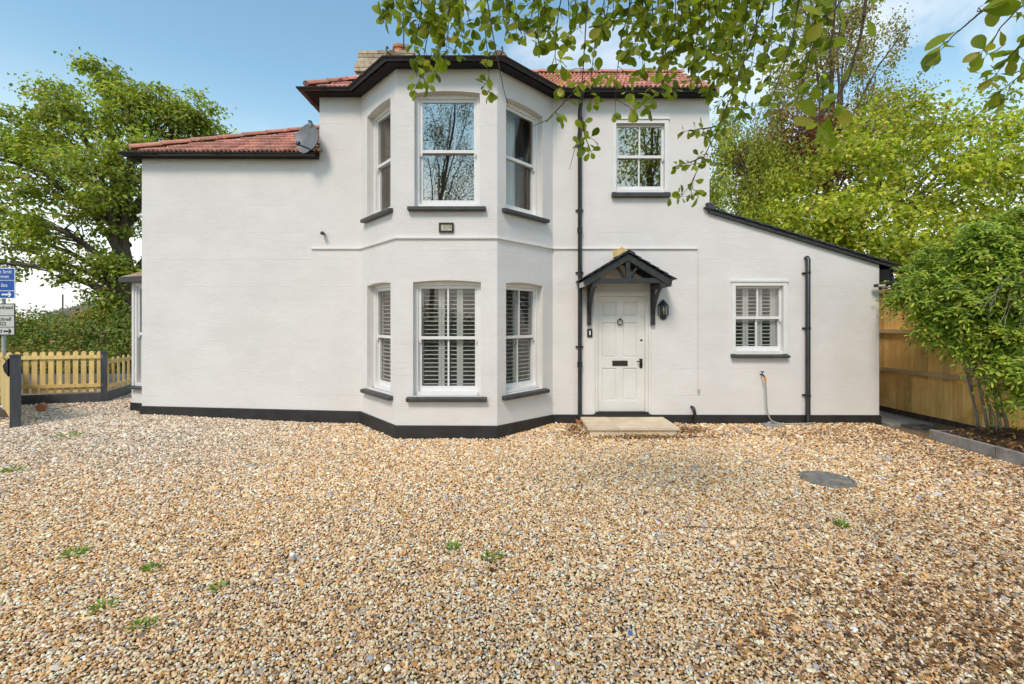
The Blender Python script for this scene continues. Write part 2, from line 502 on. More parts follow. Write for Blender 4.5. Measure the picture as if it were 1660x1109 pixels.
M['foliage'] = leaf_mat('foliage', 0.4)
M['gloss_leaf'] = leaf_mat('foliage_glossy', 0.32, 0.38)

# ================================================================== SETTING
WY = 7.7                                    # depth of the main front wall
def sheet(name, x0, x1, y0, y1, nx, ny, zf, material, kind='structure'):
    xs = np.linspace(x0, x1, nx); ys = np.linspace(y0, y1, ny)
    X, Y = np.meshgrid(xs, ys)
    Z = zf(X, Y)
    v = np.stack([X, Y, Z], -1).reshape(-1, 3)
    i = np.arange((ny - 1) * (nx - 1)); r, c = i // (nx - 1), i % (nx - 1)
    a = r * nx + c
    f = np.stack([a, a + 1, a + nx + 1, a + nx], 1).ravel()
    o = link(name, fast_mesh(name, v, f, 4), material)
    o['kind'] = kind
    return o
sheet('ground', -600, 600, -600, 900, 3, 3, lambda x, y: 0 * x - 0.12, M['grass'])
sheet('driveway', -12.5, 7.4, -9, 11.5, 160, 160, lambda x, y: gz(x, y) - 0.02, M['subbase'])

# ================================================================== HOUSE
house = empty('house', (0, WY, 0), 'white painted two storey house with bay front, black trim and red tiled roofs', 'house')
XL, XM, XR, XE = -6.26, -3.255, 3.34, 6.21      # left wing end, main block left, main block right, lean-to end
BW0, BF0, BF1, BW1 = (-2.556, WY), (-1.709, 6.71), (-0.218, 6.71), (0.689, WY)

def wall(p, q, zb, ztop, holes=(), name='wall', thick=0.22, material=None, arch=0.028):
    """wall from p to q with openings (s0, s1, z0, z1); ztop: number or list of (s, z)"""
    Mx, L = frame2d(p, q)
    mb = MB(Mx)
    tops = [(0, ztop), (L, ztop)] if np.isscalar(ztop) else ztop
    ts, tz = [a for a, _ in tops], [b for _, b in tops]
    us = sorted(set([0.0, L] + [h[0] for h in holes] + [h[1] for h in holes] + [t for t in ts if 0 < t < L]))
    zs = sorted(set([zb] + [h[2] for h in holes] + [h[3] for h in holes]))
    for i in range(len(us) - 1):
        u0, u1 = us[i], us[i + 1]
        t0, t1 = np.interp(u0, ts, tz), np.interp(u1, ts, tz)
        for j in range(len(zs)):
            a = zs[j]
            if a >= max(t0, t1): continue
            b0, b1 = (min(zs[j + 1], t0), min(zs[j + 1], t1)) if j + 1 < len(zs) else (t0, t1)
            b0, b1 = max(b0, a), max(b1, a)
            um, zm = (u0 + u1) / 2, (a + min(b0, b1)) / 2
            if any(h[0] < um < h[1] and h[2] < zm < h[3] for h in holes):
                continue
            mb.quad((u0, 0, a), (u1, 0, a), (u1, 0, b1), (u0, 0, b0))
            mb.quad((u1, thick, a), (u0, thick, a), (u0, thick, b0), (u1, thick, b1))
    for (s0, s1, z0, z1) in holes:
        mb.quad((s0, 0, z0), (s0, 0, z1), (s0, thick, z1), (s0, thick, z0))
        mb.quad((s1, 0, z1), (s1, 0, z0), (s1, thick, z0), (s1, thick, z1))
        mb.quad((s0, 0, z0), (s0, thick, z0), (s1, thick, z0), (s1, 0, z0))
        mb.quad((s0, 0, z1), (s1, 0, z1), (s1, thick, z1), (s0, thick, z1))
        if arch:
            n = 8
            for k in range(n):
                ua, ub = s0 + (s1 - s0) * k / n, s0 + (s1 - s0) * (k + 1) / n
                fa, fb = 2 * k / n - 1, 2 * (k + 1) / n - 1
                za, zb_ = z1 - arch * fa * fa - 0.004, z1 - arch * fb * fb - 0.004
                mb.prism([(ua, 0, za), (ub, 0, zb_), (ub, 0, z1 - 0.001), (ua, 0, z1 - 0.001)], (0, thick - 0.02, 0))
    o = mb.build(name, material or M['wall'], house)
    return o, Mx, L

def slat_mesh(w, h=0.038):
    mb = MB()
    a = R(19)
    c, s = math.cos(a) * h / 2, math.sin(a) * h / 2
    t = 0.004
    # elliptical blade section tilted
    sec = [(-c, -s), (0, t * 1.6), (c, s), (0, -t * 1.6)]
    v = [(-w / 2, y, z) for y, z in sec] + [(w / 2, y, z) for y, z in sec]
    mb.add(v, [(0, 1, 5, 4), (1, 2, 6, 5), (2, 3, 7, 6), (3, 0, 4, 7), (3, 2, 1, 0), (4, 5, 6, 7)])
    me = mb.mesh('shutter_slat')
    me.materials.append(M['slat'])
    return me

def window(Mx, s0, s1, z0, z1, bars=1, recess=0.10, fw=0.055, sillext=0.09, shutters=None, curtain=None, horns=True, flush=False, sillh=0.075, glass=None):
    """sash window in an opening; local y grows into the house"""
    y0 = recess
    gm = glass or M['glass']
    mb = MB(Mx)
    # box frame
    mb.box(s0, s0 + fw, y0, y0 + 0.10, z0, z1).box(s1 - fw, s1, y0, y0 + 0.10, z0, z1)
    mb.box(s0 + fw, s1 - fw, y0, y0 + 0.10, z1 - fw * 1.3, z1).box(s0 + fw, s1 - fw, y0 - 0.025, y0 + 0.10, z0, z0 + 0.05)
    if flush:     # planted architrave with drip head
        mb.box(s0 - 0.02, s1 + 0.02, -0.035, y0 - 0.002, z1 - 0.012, z1 + 0.022)
        mb.box(s0 - 0.004, s0 + 0.06, -0.018, y0 - 0.002, z0 + 0.004, z1 - 0.015).box(s1 - 0.06, s1 + 0.004, -0.018, y0 - 0.002, z0 + 0.004, z1 - 0.015)
        mb.box(s0 + 0.0605, s1 - 0.0605, -0.017, y0 - 0.002, z1 - 0.075, z1 - 0.015)
    win = mb.build('window', M['upvc'], house)
    a, b = s0 + fw + 0.001, s1 - fw - 0.001
    zm = (z0 + 0.05 + z1 - fw * 1.3) / 2
    st, yu, yl = 0.042, y0 + 0.022, y0 + 0.058
    def sash(zb, zt, ya, rail_b, rail_t, horn):
        m = MB(Mx)
        m.box(a, a + st, ya, ya + 0.034, zb, zt).box(b - st, b, ya, ya + 0.034, zb, zt)
        m.box(a + st, b - st, ya, ya + 0.034, zb, zb + rail_b).box(a + st, b - st, ya, ya + 0.034, zt - rail_t, zt)
        if horn:
            for x in (a, b - st):
                m.prism([(x, ya, zb), (x + st, ya, zb), (x + st * 0.7, ya, zb - 0.055), (x + st * 0.3, ya, zb - 0.055)], (0, 0.03, 0))
        m.build('sash', M['upvc'], win)
        for k in range(bars + 1):
            x0 = a + st + (b - a - 2 * st) * k / (bars + 1); x1 = a + st + (b - a - 2 * st) * (k + 1) / (bars + 1)
            MB(Mx).box(x0 + 0.0005, x1 - 0.0005, ya + 0.015, ya + 0.019, zb + rail_b - 0.004, zt - rail_t + 0.004).build('pane', gm, win)
            if k:
                MB(Mx).box(x0 - 0.013, x0 + 0.013, ya + 0.003, ya + 0.031, zb + rail_b - 0.002, zt - rail_t + 0.002).build('glazing_bar', M['upvc'], win)
    sash(zm - 0.012, z1 - fw * 1.3 - 0.001, yu, 0.045, 0.045, horns)
    sash(z0 + 0.051, zm + 0.03, yl, 0.075, 0.042, False)
    if sillext is not None:
        ms = MB(Mx)
        ms.prism([(s0 - sillext, -0.085, z0 - sillh), (s0 - sillext, y0 - 0.005, z0 - sillh), (s0 - sillext, y0 - 0.005, z0 + 0.004), (s0 - sillext, -0.085, z0 - 0.02)], (s1 - s0 + 2 * sillext, 0, 0))
        ms.build('sill', M['sill'], win, bevel=0.008)
    if shutters:
        ys = y0 + 0.122
        mf = MB(Mx)
        zt, zb = z1 - 0.06, z0 + 0.06
        x0, x1 = s0 + 0.05, s1 - 0.05
        for (fa, fb) in shutters:
            pa, pb = x0 + (x1 - x0) * fa, x0 + (x1 - x0) * fb
            mf.box(pa, pa + 0.045, ys - 0.014, ys + 0.014, zb, zt).box(pb - 0.045, pb, ys - 0.014, ys + 0.014, zb, zt)
            mf.box(pa + 0.045, pb - 0.045, ys - 0.014, ys + 0.014, zt - 0.05, zt).box(pa + 0.045, pb - 0.045, ys - 0.014, ys + 0.014, zb, zb + 0.06)
            mf.box(pa + 0.045, pb - 0.045, ys - 0.0135, ys + 0.0135, zm - 0.025, zm + 0.02)
            me = slat_mesh(pb - pa - 0.092)
            z = zb + 0.092
            while z < zt - 0.07:
                if abs(z - zm) > 0.045:
                    o = bpy.data.objects.new('shutter_slat', me)
                    COL.objects.link(o)
                    o.matrix_world = Matrix(Mx.tolist()) @ Matrix.Translation(((pa + pb) / 2, ys, z))
                    o.parent = win
                z += 0.0635
        mf.build('shutter_frame', M['slat'], win)
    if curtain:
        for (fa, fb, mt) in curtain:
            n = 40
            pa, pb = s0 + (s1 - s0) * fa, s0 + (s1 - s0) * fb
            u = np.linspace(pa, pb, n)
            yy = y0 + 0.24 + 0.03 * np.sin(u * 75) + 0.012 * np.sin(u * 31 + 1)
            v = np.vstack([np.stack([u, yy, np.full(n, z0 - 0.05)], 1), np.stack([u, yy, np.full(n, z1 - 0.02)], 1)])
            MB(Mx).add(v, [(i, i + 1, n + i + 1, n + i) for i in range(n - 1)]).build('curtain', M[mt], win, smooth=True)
    return win

# ---- opening heights
ZU0, ZU1, ZL0, ZL1 = 3.43, 5.13, 0.63, 2.34
TOP = 5.52
# left wing wall (flush with the main wall)
left_wall, MxA, LA = wall((XL, WY), (BW0[0], WY), -0.15, [(0, 4.50), (XM - XL - 0.001, 4.50), (XM - XL, TOP), (BW0[0] - XL, TOP)], arch=0)
# bay
_, MxL, LL = wall(BW0, BF0, -0.2, TOP, [(0.20 * 1.303, 0.86 * 1.303, ZU0, ZU1), (0.20 * 1.303, 0.86 * 1.303, ZL0, ZL1)])
_, MxF, LF = wall(BF0, BF1, -0.2, TOP, [(0.27, 1.235, ZU0, ZU1), (0.25, 1.25, ZL0, ZL1)])
_, MxR, LR = wall(BF1, BW1, -0.2, TOP, [(0.19, 1.07, ZU0, ZU1), (0.19, 1.07, ZL0, ZL1)])
# main wall right of the bay and the lean-to front, one flush face
S_ = 95.84
def XW(px): return (px - CX) / S_
def ZW(py): return CAMZ + (HZ - py) / S_
wu = (XW(993), XW(1083), ZW(312), ZW(193))
wr = (XW(1186), XW(1275), ZW(574), ZW(456))
dr = (XW(965), XW(1051), 0.135, ZW(475.5))
ox = BW1[0]
_, MxM, LM = wall(BW1, (XE, WY), -0.2, [(0, TOP), (XR - ox, TOP), (XR - ox + 0.001, 3.55), (XE - ox, 2.68)],
                  [(wu[0] - ox, wu[1] - ox, wu[2], wu[3]), (wr[0] - ox, wr[1] - ox, wr[2], wr[3]), (dr[0] - ox, dr[1] - ox, dr[2], dr[3])], arch=0)
# remaining outer walls
wall((XM, 10.4), (XM, WY + 0.221), 4.3, TOP, arch=0)          # main block flank above the wing roof
wall((XR, WY + 0.221), (XR, 10.4), 2.6, TOP, arch=0)
wall((XL, 12.1), (XL, WY + 0.002), -0.15, 4.50, arch=0)
wall((XE, WY + 0.002), (XE, 11.0), -0.2, [(0, 2.68), (3.298, 2.68)], arch=0)
wall((XR, 10.4), (XM, 10.4), -0.2, TOP, arch=0)
wall((XM, 12.1), (XL, 12.1), -0.2, 4.50, arch=0)
wall((XE, 11.0), (XR, 11.0), -0.2, [(0, 2.68), (XE - XR, 3.55)], arch=0)
# upper floor inside, keeps the rooms apart and dark
MB().prism([(XM + 0.25, 10.15, 2.86), (XM + 0.25, 7.95, 2.86), (-2.35, 7.95, 2.86), (-1.55, 7.05, 2.86), (-0.38, 7.05, 2.86), (0.45, 7.95, 2.86), (XR - 0.01, 7.95, 2.86), (XR - 0.01, 10.15, 2.86)], (0, 0, 0.12)).build('floor_slab', M['room'], house)
MB().box(0.9, 0.98, WY + 0.24, 10.15, -0.1, 2.85).build('partition', M['room'], house)
MB().box(0.9, 0.98, WY + 0.24, 10.15, 2.99, TOP - 0.05).build('partition', M['room'], house)

# ---- windows
SH4 = [(0.0, 0.36), (0.37, 0.49), (0.51, 0.63), (0.64, 1.0)]
window(MxF, 0.27, 1.235, ZU0, ZU1, bars=0)
window(MxF, 0.25, 1.25, ZL0, ZL1, bars=1, shutters=[(0.02, 0.375), (0.378, 0.685), (0.688, 1.0)], glass=M['glass_low'])
window(MxL, 0.26, 1.12, ZU0, ZU1, bars=0, recess=0.12, curtain=[(0.30, 1.0, 'curtainw_or_reflection')], glass=M['glass_low'])
window(MxL, 0.26, 1.12, ZL0, ZL1, bars=0, recess=0.12, shutters=[(0.0, 0.5), (0.5, 1.0)], glass=M['glass_low'])
window(MxR, 0.19, 1.07, ZU0, ZU1, bars=0, recess=0.10, curtain=[(0.0, 0.62, 'curtainw_or_reflection'), (0.6, 1.0, 'curtaind')], glass=M['glass_low'])  # pale sheet added to stand in for reflected sky; dark one is curtain
window(MxR, 0.19, 1.07, ZL0, ZL1, bars=1, recess=0.10, shutters=[(0.0, 0.5), (0.5, 1.0)], glass=M['glass_low'])
window(MxM, wu[0] - ox, wu[1] - ox, wu[2], wu[3], bars=1, recess=0.03, flush=True, sillext=0.02, sillh=0.09)
window(MxM, wr[0] - ox, wr[1] - ox, wr[2], wr[3], bars=1, recess=0.03, flush=True, sillext=0.02, sillh=0.06,
       shutters=[(0.0, 0.305), (0.31, 0.595), (0.6, 0.875), (0.88, 1.0)], glass=M['glass_low'])

# ---- plinth, string course, eaves
main_path = [(XL, 8.0), (XL, WY), BW0, BF0, BF1, BW1, (XR, WY), (XE, WY), (XE, 11.0)]
zp = [0.10, 0.10, 0.01, 0.0, -0.005, -0.045, -0.05, -0.055, -0.055]
for i0, i1 in ((0, len(main_path)),):
    sweep(MB(), main_path, [(-0.02, -0.4), (0.022, -0.4), (0.022, 0.19), (0.004, 0.20), (-0.02, 0.20)], zp).build('plinth', M['plinth'], house)
# rendered string course / cable trunking below the first floor
sweep(MB(), [(XW(505), WY), BW0, BF0, BF1, BW1, (XW(1131), WY)], [(-0.002, 2.945), (0.03, 2.95), (0.03, 2.972), (-0.002, 2.978)]).build('string_course', M['upvc'], house)
MB().tube([(XW(1131), WY - 0.012, 2.94), (XW(1131), WY - 0.012, ZW(632))], 0.008, 6).build('conduit', M['wall'], house)
MB().tube([(XW(1131), WY - 0.02, ZW(632)), (XW(1131), WY - 0.05, ZW(635)), (XW(1132), WY - 0.05, ZW(630))], 0.012, 6).build('cable_clip', M['galv'], house)

def eaves(path, z, zoff, over=0.17, gdz=0.045, joints=1.05):
    n = len(path)
    sweep(MB(), path, [(-0.03, z), (over, z), (over, z + gdz + 0.012), (over - 0.02, z + gdz + 0.012), (over - 0.02, z + 0.015), (-0.03, z + 0.015)], zoff).build('soffit', M['soffit'], house)
    r, c, zc = 0.05, over + 0.056, z + gdz
    arc = [(c + r * math.cos(t), zc + r * math.sin(t)) for t in np.linspace(math.pi, 2 * math.pi, 9)]
    arc += [(c + (r - 0.006) * math.cos(t), zc + (r - 0.006) * math.sin(t)) for t in np.linspace(2 * math.pi, math.pi, 9)]
    g = sweep(MB(), path, arc, zoff).build('gutter', M['black'], house, smooth=True, angle=50)
    # joint clips
    po = offset_path(path, c)
    for i in range(n - 1):
        a, b = po[i], po[i + 1]
        L = np.linalg.norm(b - a); u = (b - a) / L
        k = max(1, int(round(L / joints)))
        za = zoff[i] if zoff is not None else 0; zb_ = zoff[i + 1] if zoff is not None else 0
        for j in range(k):
            s = (j + 0.5) / k
            q = a + (b - a) * s; zz = za + (zb_ - za) * s
            Mx = np.eye(4); Mx[:2, 0] = u; Mx[:2, 1] = (-u[1], u[0]); Mx[:2, 3] = q; Mx[2, 3] = zc + zz
            m = MB(Mx); r2 = r + 0.007
            ts = np.linspace(math.pi - 0.15, 2 * math.pi + 0.15, 9)
            pts = [(-0.02, r2 * math.cos(t), r2 * math.sin(t)) for t in ts] + [(0.02, r2 * math.cos(t), r2 * math.sin(t)) for t in ts]
            m.add(pts, [(i_, i_ + 1, 9 + i_ + 1, 9 + i_) for i_ in range(8)])
            m.build('gutter_clip', M['black'], g, smooth=True)
main_eave = [(XM, 10.4), (XM, WY), BW0, BF0, BF1, BW1, (XR - 0.02, WY)]
eaves(main_eave, TOP - 0.02, [0.02, 0.02, 0.02, -0.05, -0.05, -0.0, 0.0])
eaves([(XL, 12.1), (XL, WY), (XM - 0.003, WY)], 4.47, [0.01, 0.01, 0.0], over=0.12, gdz=0.04)

# ---- roofs
def tile_field(parent, o, U, V, poly, w=0.15, gauge=0.30, thick=0.032, name='roof_tile', jitter=0.004, material=None):
    """clay tiles with two rolls each on a plane: o origin, U along eave, V up slope, poly in (u, v)"""
    o, U, V = (np.asarray(a, float) for a in (o, U, V))
    Nn = np.cross(U, V)
    poly = np.asarray(poly, float)
    def inside(u, v):
        c = False; j = len(poly) - 1
        for i in range(len(poly)):
            if (poly[i][1] > v) != (poly[j][1] > v) and u < (poly[j][0] - poly[i][0]) * (v - poly[i][1]) / (poly[j][1] - poly[i][1]) + poly[i][0]:
                c = not c
            j = i
        return c
    prof = np.array([(0, 0.0), (0.1, 0.004), (0.2, 0.026), (0.3, 0.034), (0.4, 0.026), (0.5, 0.0),
                     (0.6, 0.004), (0.7, 0.026), (0.8, 0.034), (0.9, 0.026), (1.0, 0.0)])
    m = len(prof)
    mb = MB()
    vmax, umin, umax = poly[:, 1].max(), poly[:, 0].min(), poly[:, 0].max()
    rows = int(vmax / gauge) + 1
    for r in range(rows):
        for c in range(int((umax - umin) / w) + 1):
            u0 = umin + c * w + (w / 2 if r % 2 else 0) * 0
            v0 = r * gauge
            if not inside(u0 + w / 2, min(v0 + gauge * 0.5, vmax - 0.01)):
                continue
            jv = random.uniform(-jitter, jitter) * 2; jn = random.uniform(0, jitter)
            uu = u0 + prof[:, 0] * (w - 0.004)
            lo = [o + U * a + V * (v0 + jv - 0.03) + Nn * (b + thick + jn) for a, b in zip(uu, prof[:, 1])]
            hi = [o + U * a + V * (v0 + gauge + 0.02) + Nn * (b + 0.006) for a, b in zip(uu, prof[:, 1])]
            bt = [o + U * a + V * (v0 + jv - 0.03) + Nn * (b + thick - 0.022 + jn) for a, b in zip(uu, prof[:, 1])]
            fs = [(i, i + 1, m + i + 1, m + i) for i in range(m - 1)] + [(2 * m + i, 2 * m + i + 1, i + 1, i) for i in range(m - 1)]
            mb.add(np.array(lo + hi + bt), fs)
    t = mb.build(name, material or M['tile'], parent)
    t['kind'] = 'stuff'
    return t

def ridge_run(parent, a, b, r=0.1, L=0.42, material=None, name='ridge_tile', lift=0.03):
    a = np.asarray(a, float); b = np.asarray(b, float)
    d = b - a; T = np.linalg.norm(d); d /= T
    s = np.cross(d, (0, 0, 1)); s /= np.linalg.norm(s); u = np.cross(s, d)
    k = max(1, int(T / L))
    for i in range(k):
        p = a + d * (T * i / k) + u * lift; q = a + d * (T * (i + 1) / k - 0.008) + u * lift
        p = p + u * 0.006 * (1 + random.random())
        ts = np.linspace(-0.1, math.pi + 0.1, 9)
        vs = []
        for c0, rr in ((p, r), (q, r * 0.95), (p, r - 0.02), (q, r * 0.95 - 0.02)):
            vs += [c0 + s * rr * math.cos(t) + u * rr * math.sin(t) * 0.8 for t in ts]
        fs = []
        for j in range(8):
            fs += [(j, j + 1, 9 + j + 1, 9 + j), (18 + j + 1, 18 + j, 27 + j, 27 + j + 1), (j + 1, j, 18 + j, 18 + j + 1), (9 + j, 9 + j + 1, 27 + j + 1, 27 + j)]
        # mortar closes the open end
        fs.append(tuple(range(18, 27)))
        MB().add(vs, fs).build(name, material or M['hiptile'], parent)
    return d

def hip_iron(parent, p, d):
    """wrought hook at the foot of a hip"""
    p = np.asarray(p, float); d = np.array([d[0], d[1], 0]); d /= np.linalg.norm(d)
    k = 0.55
    pts = [p + d * 0.1 * k + (0, 0, 0.02 * k), p - d * 0.06 * k, p - d * 0.11 * k + (0, 0, 0.06 * k), p - d * 0.09 * k + (0, 0, 0.13 * k), p - d * 0.04 * k + (0, 0, 0.15 * k), p - d * 0.03 * k + (0, 0, 0.11 * k)]
    MB().tube(np.array(pts), [0.010, 0.010, 0.010, 0.010, 0.012, 0.016], 6).build('hip_iron', M['iron'], parent)

EZ = TOP + 0.045           # top of tile bed at the main eave
pm = 0.69                 # main roof slope
y_e, y_r = WY - 0.185, 9.02
z_r = EZ + (y_r - y_e) * pm
xl, xr = XM - 0.185, XR + 0.06
hx = xl + (y_r - y_e)
roof = MB()
roof.add([(xl, y_e, EZ), (xr, y_e, EZ), (xr, y_r, z_r), (hx, y_r, z_r), (xl, 2 * y_r - y_e, EZ), (xr, 2 * y_r - y_e, EZ)],
         [(0, 1, 2, 3), (0, 3, 4), (4, 3, 2, 5), (1, 5, 2)])
A = np.array((-0.96, 8.72, 5.97))
bo = offset_path(main_eave, 0.15)[2:6].copy()
ez = [EZ - 0.04, EZ - 0.095, EZ - 0.095, EZ - 0.04]
bp_ = [np.array((bo[i][0], bo[i][1], ez[i])) for i in range(4)]
roof.add([bp_[0], bp_[1], bp_[2], bp_[3], A], [(0, 1, 4), (1, 2, 4), (2, 3, 4)])
roof_o = roof.build('roof', M['tile'], house)
sl = math.hypot(1, pm)
tile_field(roof_o, (xl, y_e, EZ), (1, 0, 0), (0, 1 / sl, pm / sl), [(0.05, 0), (xr - xl, 0), (xr - xl, (y_r - y_e) * sl), (hx - xl, (y_r - y_e) * sl)])
tile_field(roof_o, (xl, 2 * y_r - y_e, EZ), (0, -1, 0), (1 / sl, 0, pm / sl), [(0, 0), (2 * (y_r - y_e), 0), (y_r - y_e, (y_r - y_e) * sl)])
for i in range(3):
    a, b = bp_[i], bp_[i + 1]
    U = (b - a) / np.linalg.norm(b - a)
    nrm = np.cross(U, A - a); nrm /= np.linalg.norm(nrm)
    V = np.cross(nrm, U)
    tile_field(roof_o, a, U, V, [(0, 0), (np.linalg.norm(b - a), 0), ((A - a) @ U, (A - a) @ V)], material=M['mossytile'])
ridge_run(roof_o, (hx, y_r, z_r), (xr, y_r, z_r), 0.09, 0.4)
d = ridge_run(roof_o, (xl + 0.05, y_e + 0.05, EZ + 0.05), (hx, y_r, z_r), 0.085, 0.38)
hip_iron(roof_o, (xl + 0.04, y_e + 0.04, EZ + 0.06), d)
for i in (1, 2):
    d = ridge_run(roof_o, bp_[i] + (A - bp_[i]) * 0.03 + (0, 0, 0.05), A, 0.12, 0.4, M['mossytile'])
    hip_iron(roof_o, bp_[i] + (0, 0, 0.12), d)
# verge at the right-hand end
mv = MB()
for sgn in (0,):
    mv.prism([(xr - 0.02, y_e, EZ - 0.09), (xr - 0.02, y_r, z_r - 0.09), (xr - 0.02, y_r, z_r + 0.035), (xr - 0.02, y_e, EZ + 0.035)], (0.045, 0, 0))
mv.build('verge_board', M['mossytile'], roof_o)

# left wing roof
pl, wy_e, wez = 0.575, WY - 0.135, 4.53
wx = XL - 0.135
t_ = 2.4
wr_o = MB().add([(wx, wy_e, wez), (XM, wy_e, wez), (XM, wy_e + t_, wez + t_ * pl), (wx + t_, wy_e + t_, wez + t_ * pl), (wx, wy_e + 2 * t_, wez), (XM, wy_e + 2 * t_, wez)],
                [(0, 1, 2, 3), (0, 3, 4), (4, 3, 2, 5)]).build('wing_roof', M['tile'], house)
sl2 = math.hypot(1, pl)
tile_field(wr_o, (wx, wy_e, wez), (1, 0, 0), (0, 1 / sl2, pl / sl2), [(0.05, 0), (XM - wx, 0), (XM - wx, t_ * sl2), (t_, t_ * sl2)])
tile_field(wr_o, (wx, wy_e + 2 * t_, wez), (0, -1, 0), (1 / sl2, 0, pl / sl2), [(0, 0), (2 * t_, 0), (t_, t_ * sl2)])
d = ridge_run(wr_o, (wx + 0.04, wy_e + 0.04, wez + 0.045), (wx + t_, wy_e + t_, wez + t_ * pl + 0.03), 0.085, 0.42)
ridge_run(wr_o, (wx + t_, wy_e + t_, wez + t_ * pl), (XM, wy_e + t_, wez + t_ * pl), 0.085, 0.42)

# chimney behind the bay
ch_o = MB().box(-3.16, -2.12, 9.62, 10.18, 5.4, 6.95).build('chimney', M['brickcream'], house)
for k, (e, z) in enumerate([(0.0, 6.71), (0.035, 6.78), (0.07, 6.86), (0.13, 6.94), (0.13, 7.02), (0.10, 7.10), (0.07, 7.18), (0.07, 7.26), (0.07, 7.34)]):
    x = -3.165 - e
    j = 0
    while x < -2.12 + e:
        x1 = min(x + 0.215 * (0.5 if (j == 0 and k % 2) else 1), -2.115 + e)
        MB().box(x + 0.004, x1 - 0.004, 9.615 - e, 9.76 - e, z + 0.005, z + 0.072).build('brick', M['brickcream'], ch_o)
        x = x1; j += 1
MB().box(-3.2, -2.08, 9.75, 10.22, 6.94, 7.41).build('chimney_cap', M['brickcream'], ch_o)
for cx_ in (-2.45, -2.9):
    MB().lathe((cx_, 9.92, 7.40), [(0.15, 0), (0.13, 0.1), (0.125, 0.22), (0.15, 0.24), (0.15, 0.30), (0.12, 0.31), (0.11, 0.28)] if cx_ > -2.6 else [(0.14, -0.05), (0.12, 0.0), (0.1, 0.01)], 16).build('chimney_pot', M['terracotta'], ch_o, smooth=True, angle=40)
MB().tube([(-2.33, 9.8, 6.9), (-2.33, 9.8, 8.25)], 0.014, 6).build('aerial_mast', M['black'], ch_o)

# lean-to roof with individual slates
def lz(x): return 3.545 + (x - XR) * (2.68 - 3.545) / (XE - XR)
sx_ = (2.68 - 3.545) / (XE - XR)
sll = math.hypot(1, sx_)
lean = MB().prism([(XR - 0.03, WY - 0.06, lz(XR - 0.03) + 0.005), (XE + 0.17, WY - 0.06, lz(XE + 0.17) + 0.005), (XE + 0.17, WY - 0.06, lz(XE + 0.17) + 0.055), (XR - 0.03, WY - 0.06, lz(XR - 0.03) + 0.055)], (0, 3.4, 0)).build('lean_to_roof', M['blackwood'], house)
gx = 0.235
cols = 11; wY = 3.46 / cols
Ud = np.array((1, 0, sx_)) / sll; Nd = np.array((-sx_, 0, 1)) / sll
tm = MB().box(-0.06, gx + 0.07, 0.002, wY - 0.002, 0, 0.016)
sme = tm.mesh('slate'); sme.materials.append(M['slate'])
nr = int(math.ceil(3.1 * sll / gx))
for r in range(nr):
    for c in range(cols):
        o = bpy.data.objects.new('slate', sme); COL.objects.link(o)
        p = np.array((XR - 0.05, WY - 0.09 + c * wY, lz(XR - 0.05) + 0.062)) + Ud * (r * gx)
        tilt = 0.055 + random.uniform(-0.006, 0.012)
        u2 = Ud * math.cos(tilt) + Nd * math.sin(tilt); n2 = Nd * math.cos(tilt) - Ud * math.sin(tilt)
        mtx = Matrix(((u2[0], 0, n2[0], p[0]), (u2[1], 1, n2[1], p[1] + random.uniform(-0.004, 0.004)), (u2[2], 0, n2[2], p[2]), (0, 0, 0, 1)))
        o.matrix_world = mtx; o.parent = lean
# lead flashing at the top of the lean-to
MB().prism([(XR - 0.07, WY - 0.075, 3.72), (XR + 0.012, WY - 0.075, 3.72), (XR + 0.10, WY - 0.075, 3.585), (XR - 0.05, WY - 0.075, 3.60)], (0, 3.3, 0)).build('lead_flashing', M['slate'], lean)
# lean-to side gutter and rain pipe
MB().box(XE + 0.005, XE + 0.16, WY - 0.05, 11, 2.42, 2.60).build('fascia_board', M['soffit'], lean)
MB().tube([(XE + 0.20, WY - 0.1, 2.60), (XE + 0.20, 11, 2.58)], 0.055, 10).build('gutter', M['black'], house, smooth=True, angle=50)
MB().tube([(XE + 0.035, WY + 0.12, 2.45), (XE + 0.035, WY + 0.12, -0.05)], 0.028, 10).build('downpipe', M['black'], house, smooth=True, angle=50)

# ---- downpipes on the front
def downpipe(x, ztop, zbot, r=0.034, top=None, clips=(), collars=()):
    pts = (top or []) + [(x, WY - 0.065, ztop), (x, WY - 0.065, zbot), (x, WY - 0.085, zbot - 0.03)]
    o = MB().tube(np.array(pts), r, 12).build('downpipe', M['black'], house, smooth=True, angle=40)
    for z in clips:
        MB().box(x - r - 0.03, x + r + 0.03, WY - 0.03, WY - 0.001, z - 0.012, z + 0.012).lathe((x, WY - 0.065, z - 0.02), [(r + 0.006, 0), (r + 0.006, 0.04)], 12).build('pipe_clip', M['black'], o)
    for z in collars:
        MB().lathe((x, WY - 0.065, z - 0.05), [(r + 0.001, 0), (r + 0.009, 0.01), (r + 0.009, 0.1), (r + 0.001, 0.11)], 12).build('pipe_collar', M['black'], o)
    return o
xd = XW(940) * (WY - 0.065) / WY
downpipe(xd, 5.2, 0.10, 0.035, [(xd + 0.02, WY - 0.25, 5.56), (xd + 0.01, WY - 0.24, 5.45), (xd, WY - 0.10, 5.28)], clips=(4.7, 3.6, 2.55, 1.3), collars=(3.25, 1.0))
xd2 = XW(1310) * (WY - 0.065) / WY
downpipe(xd2, ZW(421), 0.02, 0.036, [(xd2 + 0.01, WY + 0.02, ZW(419)), (xd2, WY - 0.04, ZW(418.5))], clips=(ZW(443), ZW(532), ZW(640)), collars=())
MB().lathe((XW(938), WY - 0.09, -0.02), [(0.05, 0), (0.057, 0.08), (0.065, 0.08), (0.065, 0.105), (0.05, 0.105), (0.045, 0.06)], 16).build('gully_pot', M['terracotta'], house, smooth=True, angle=40)
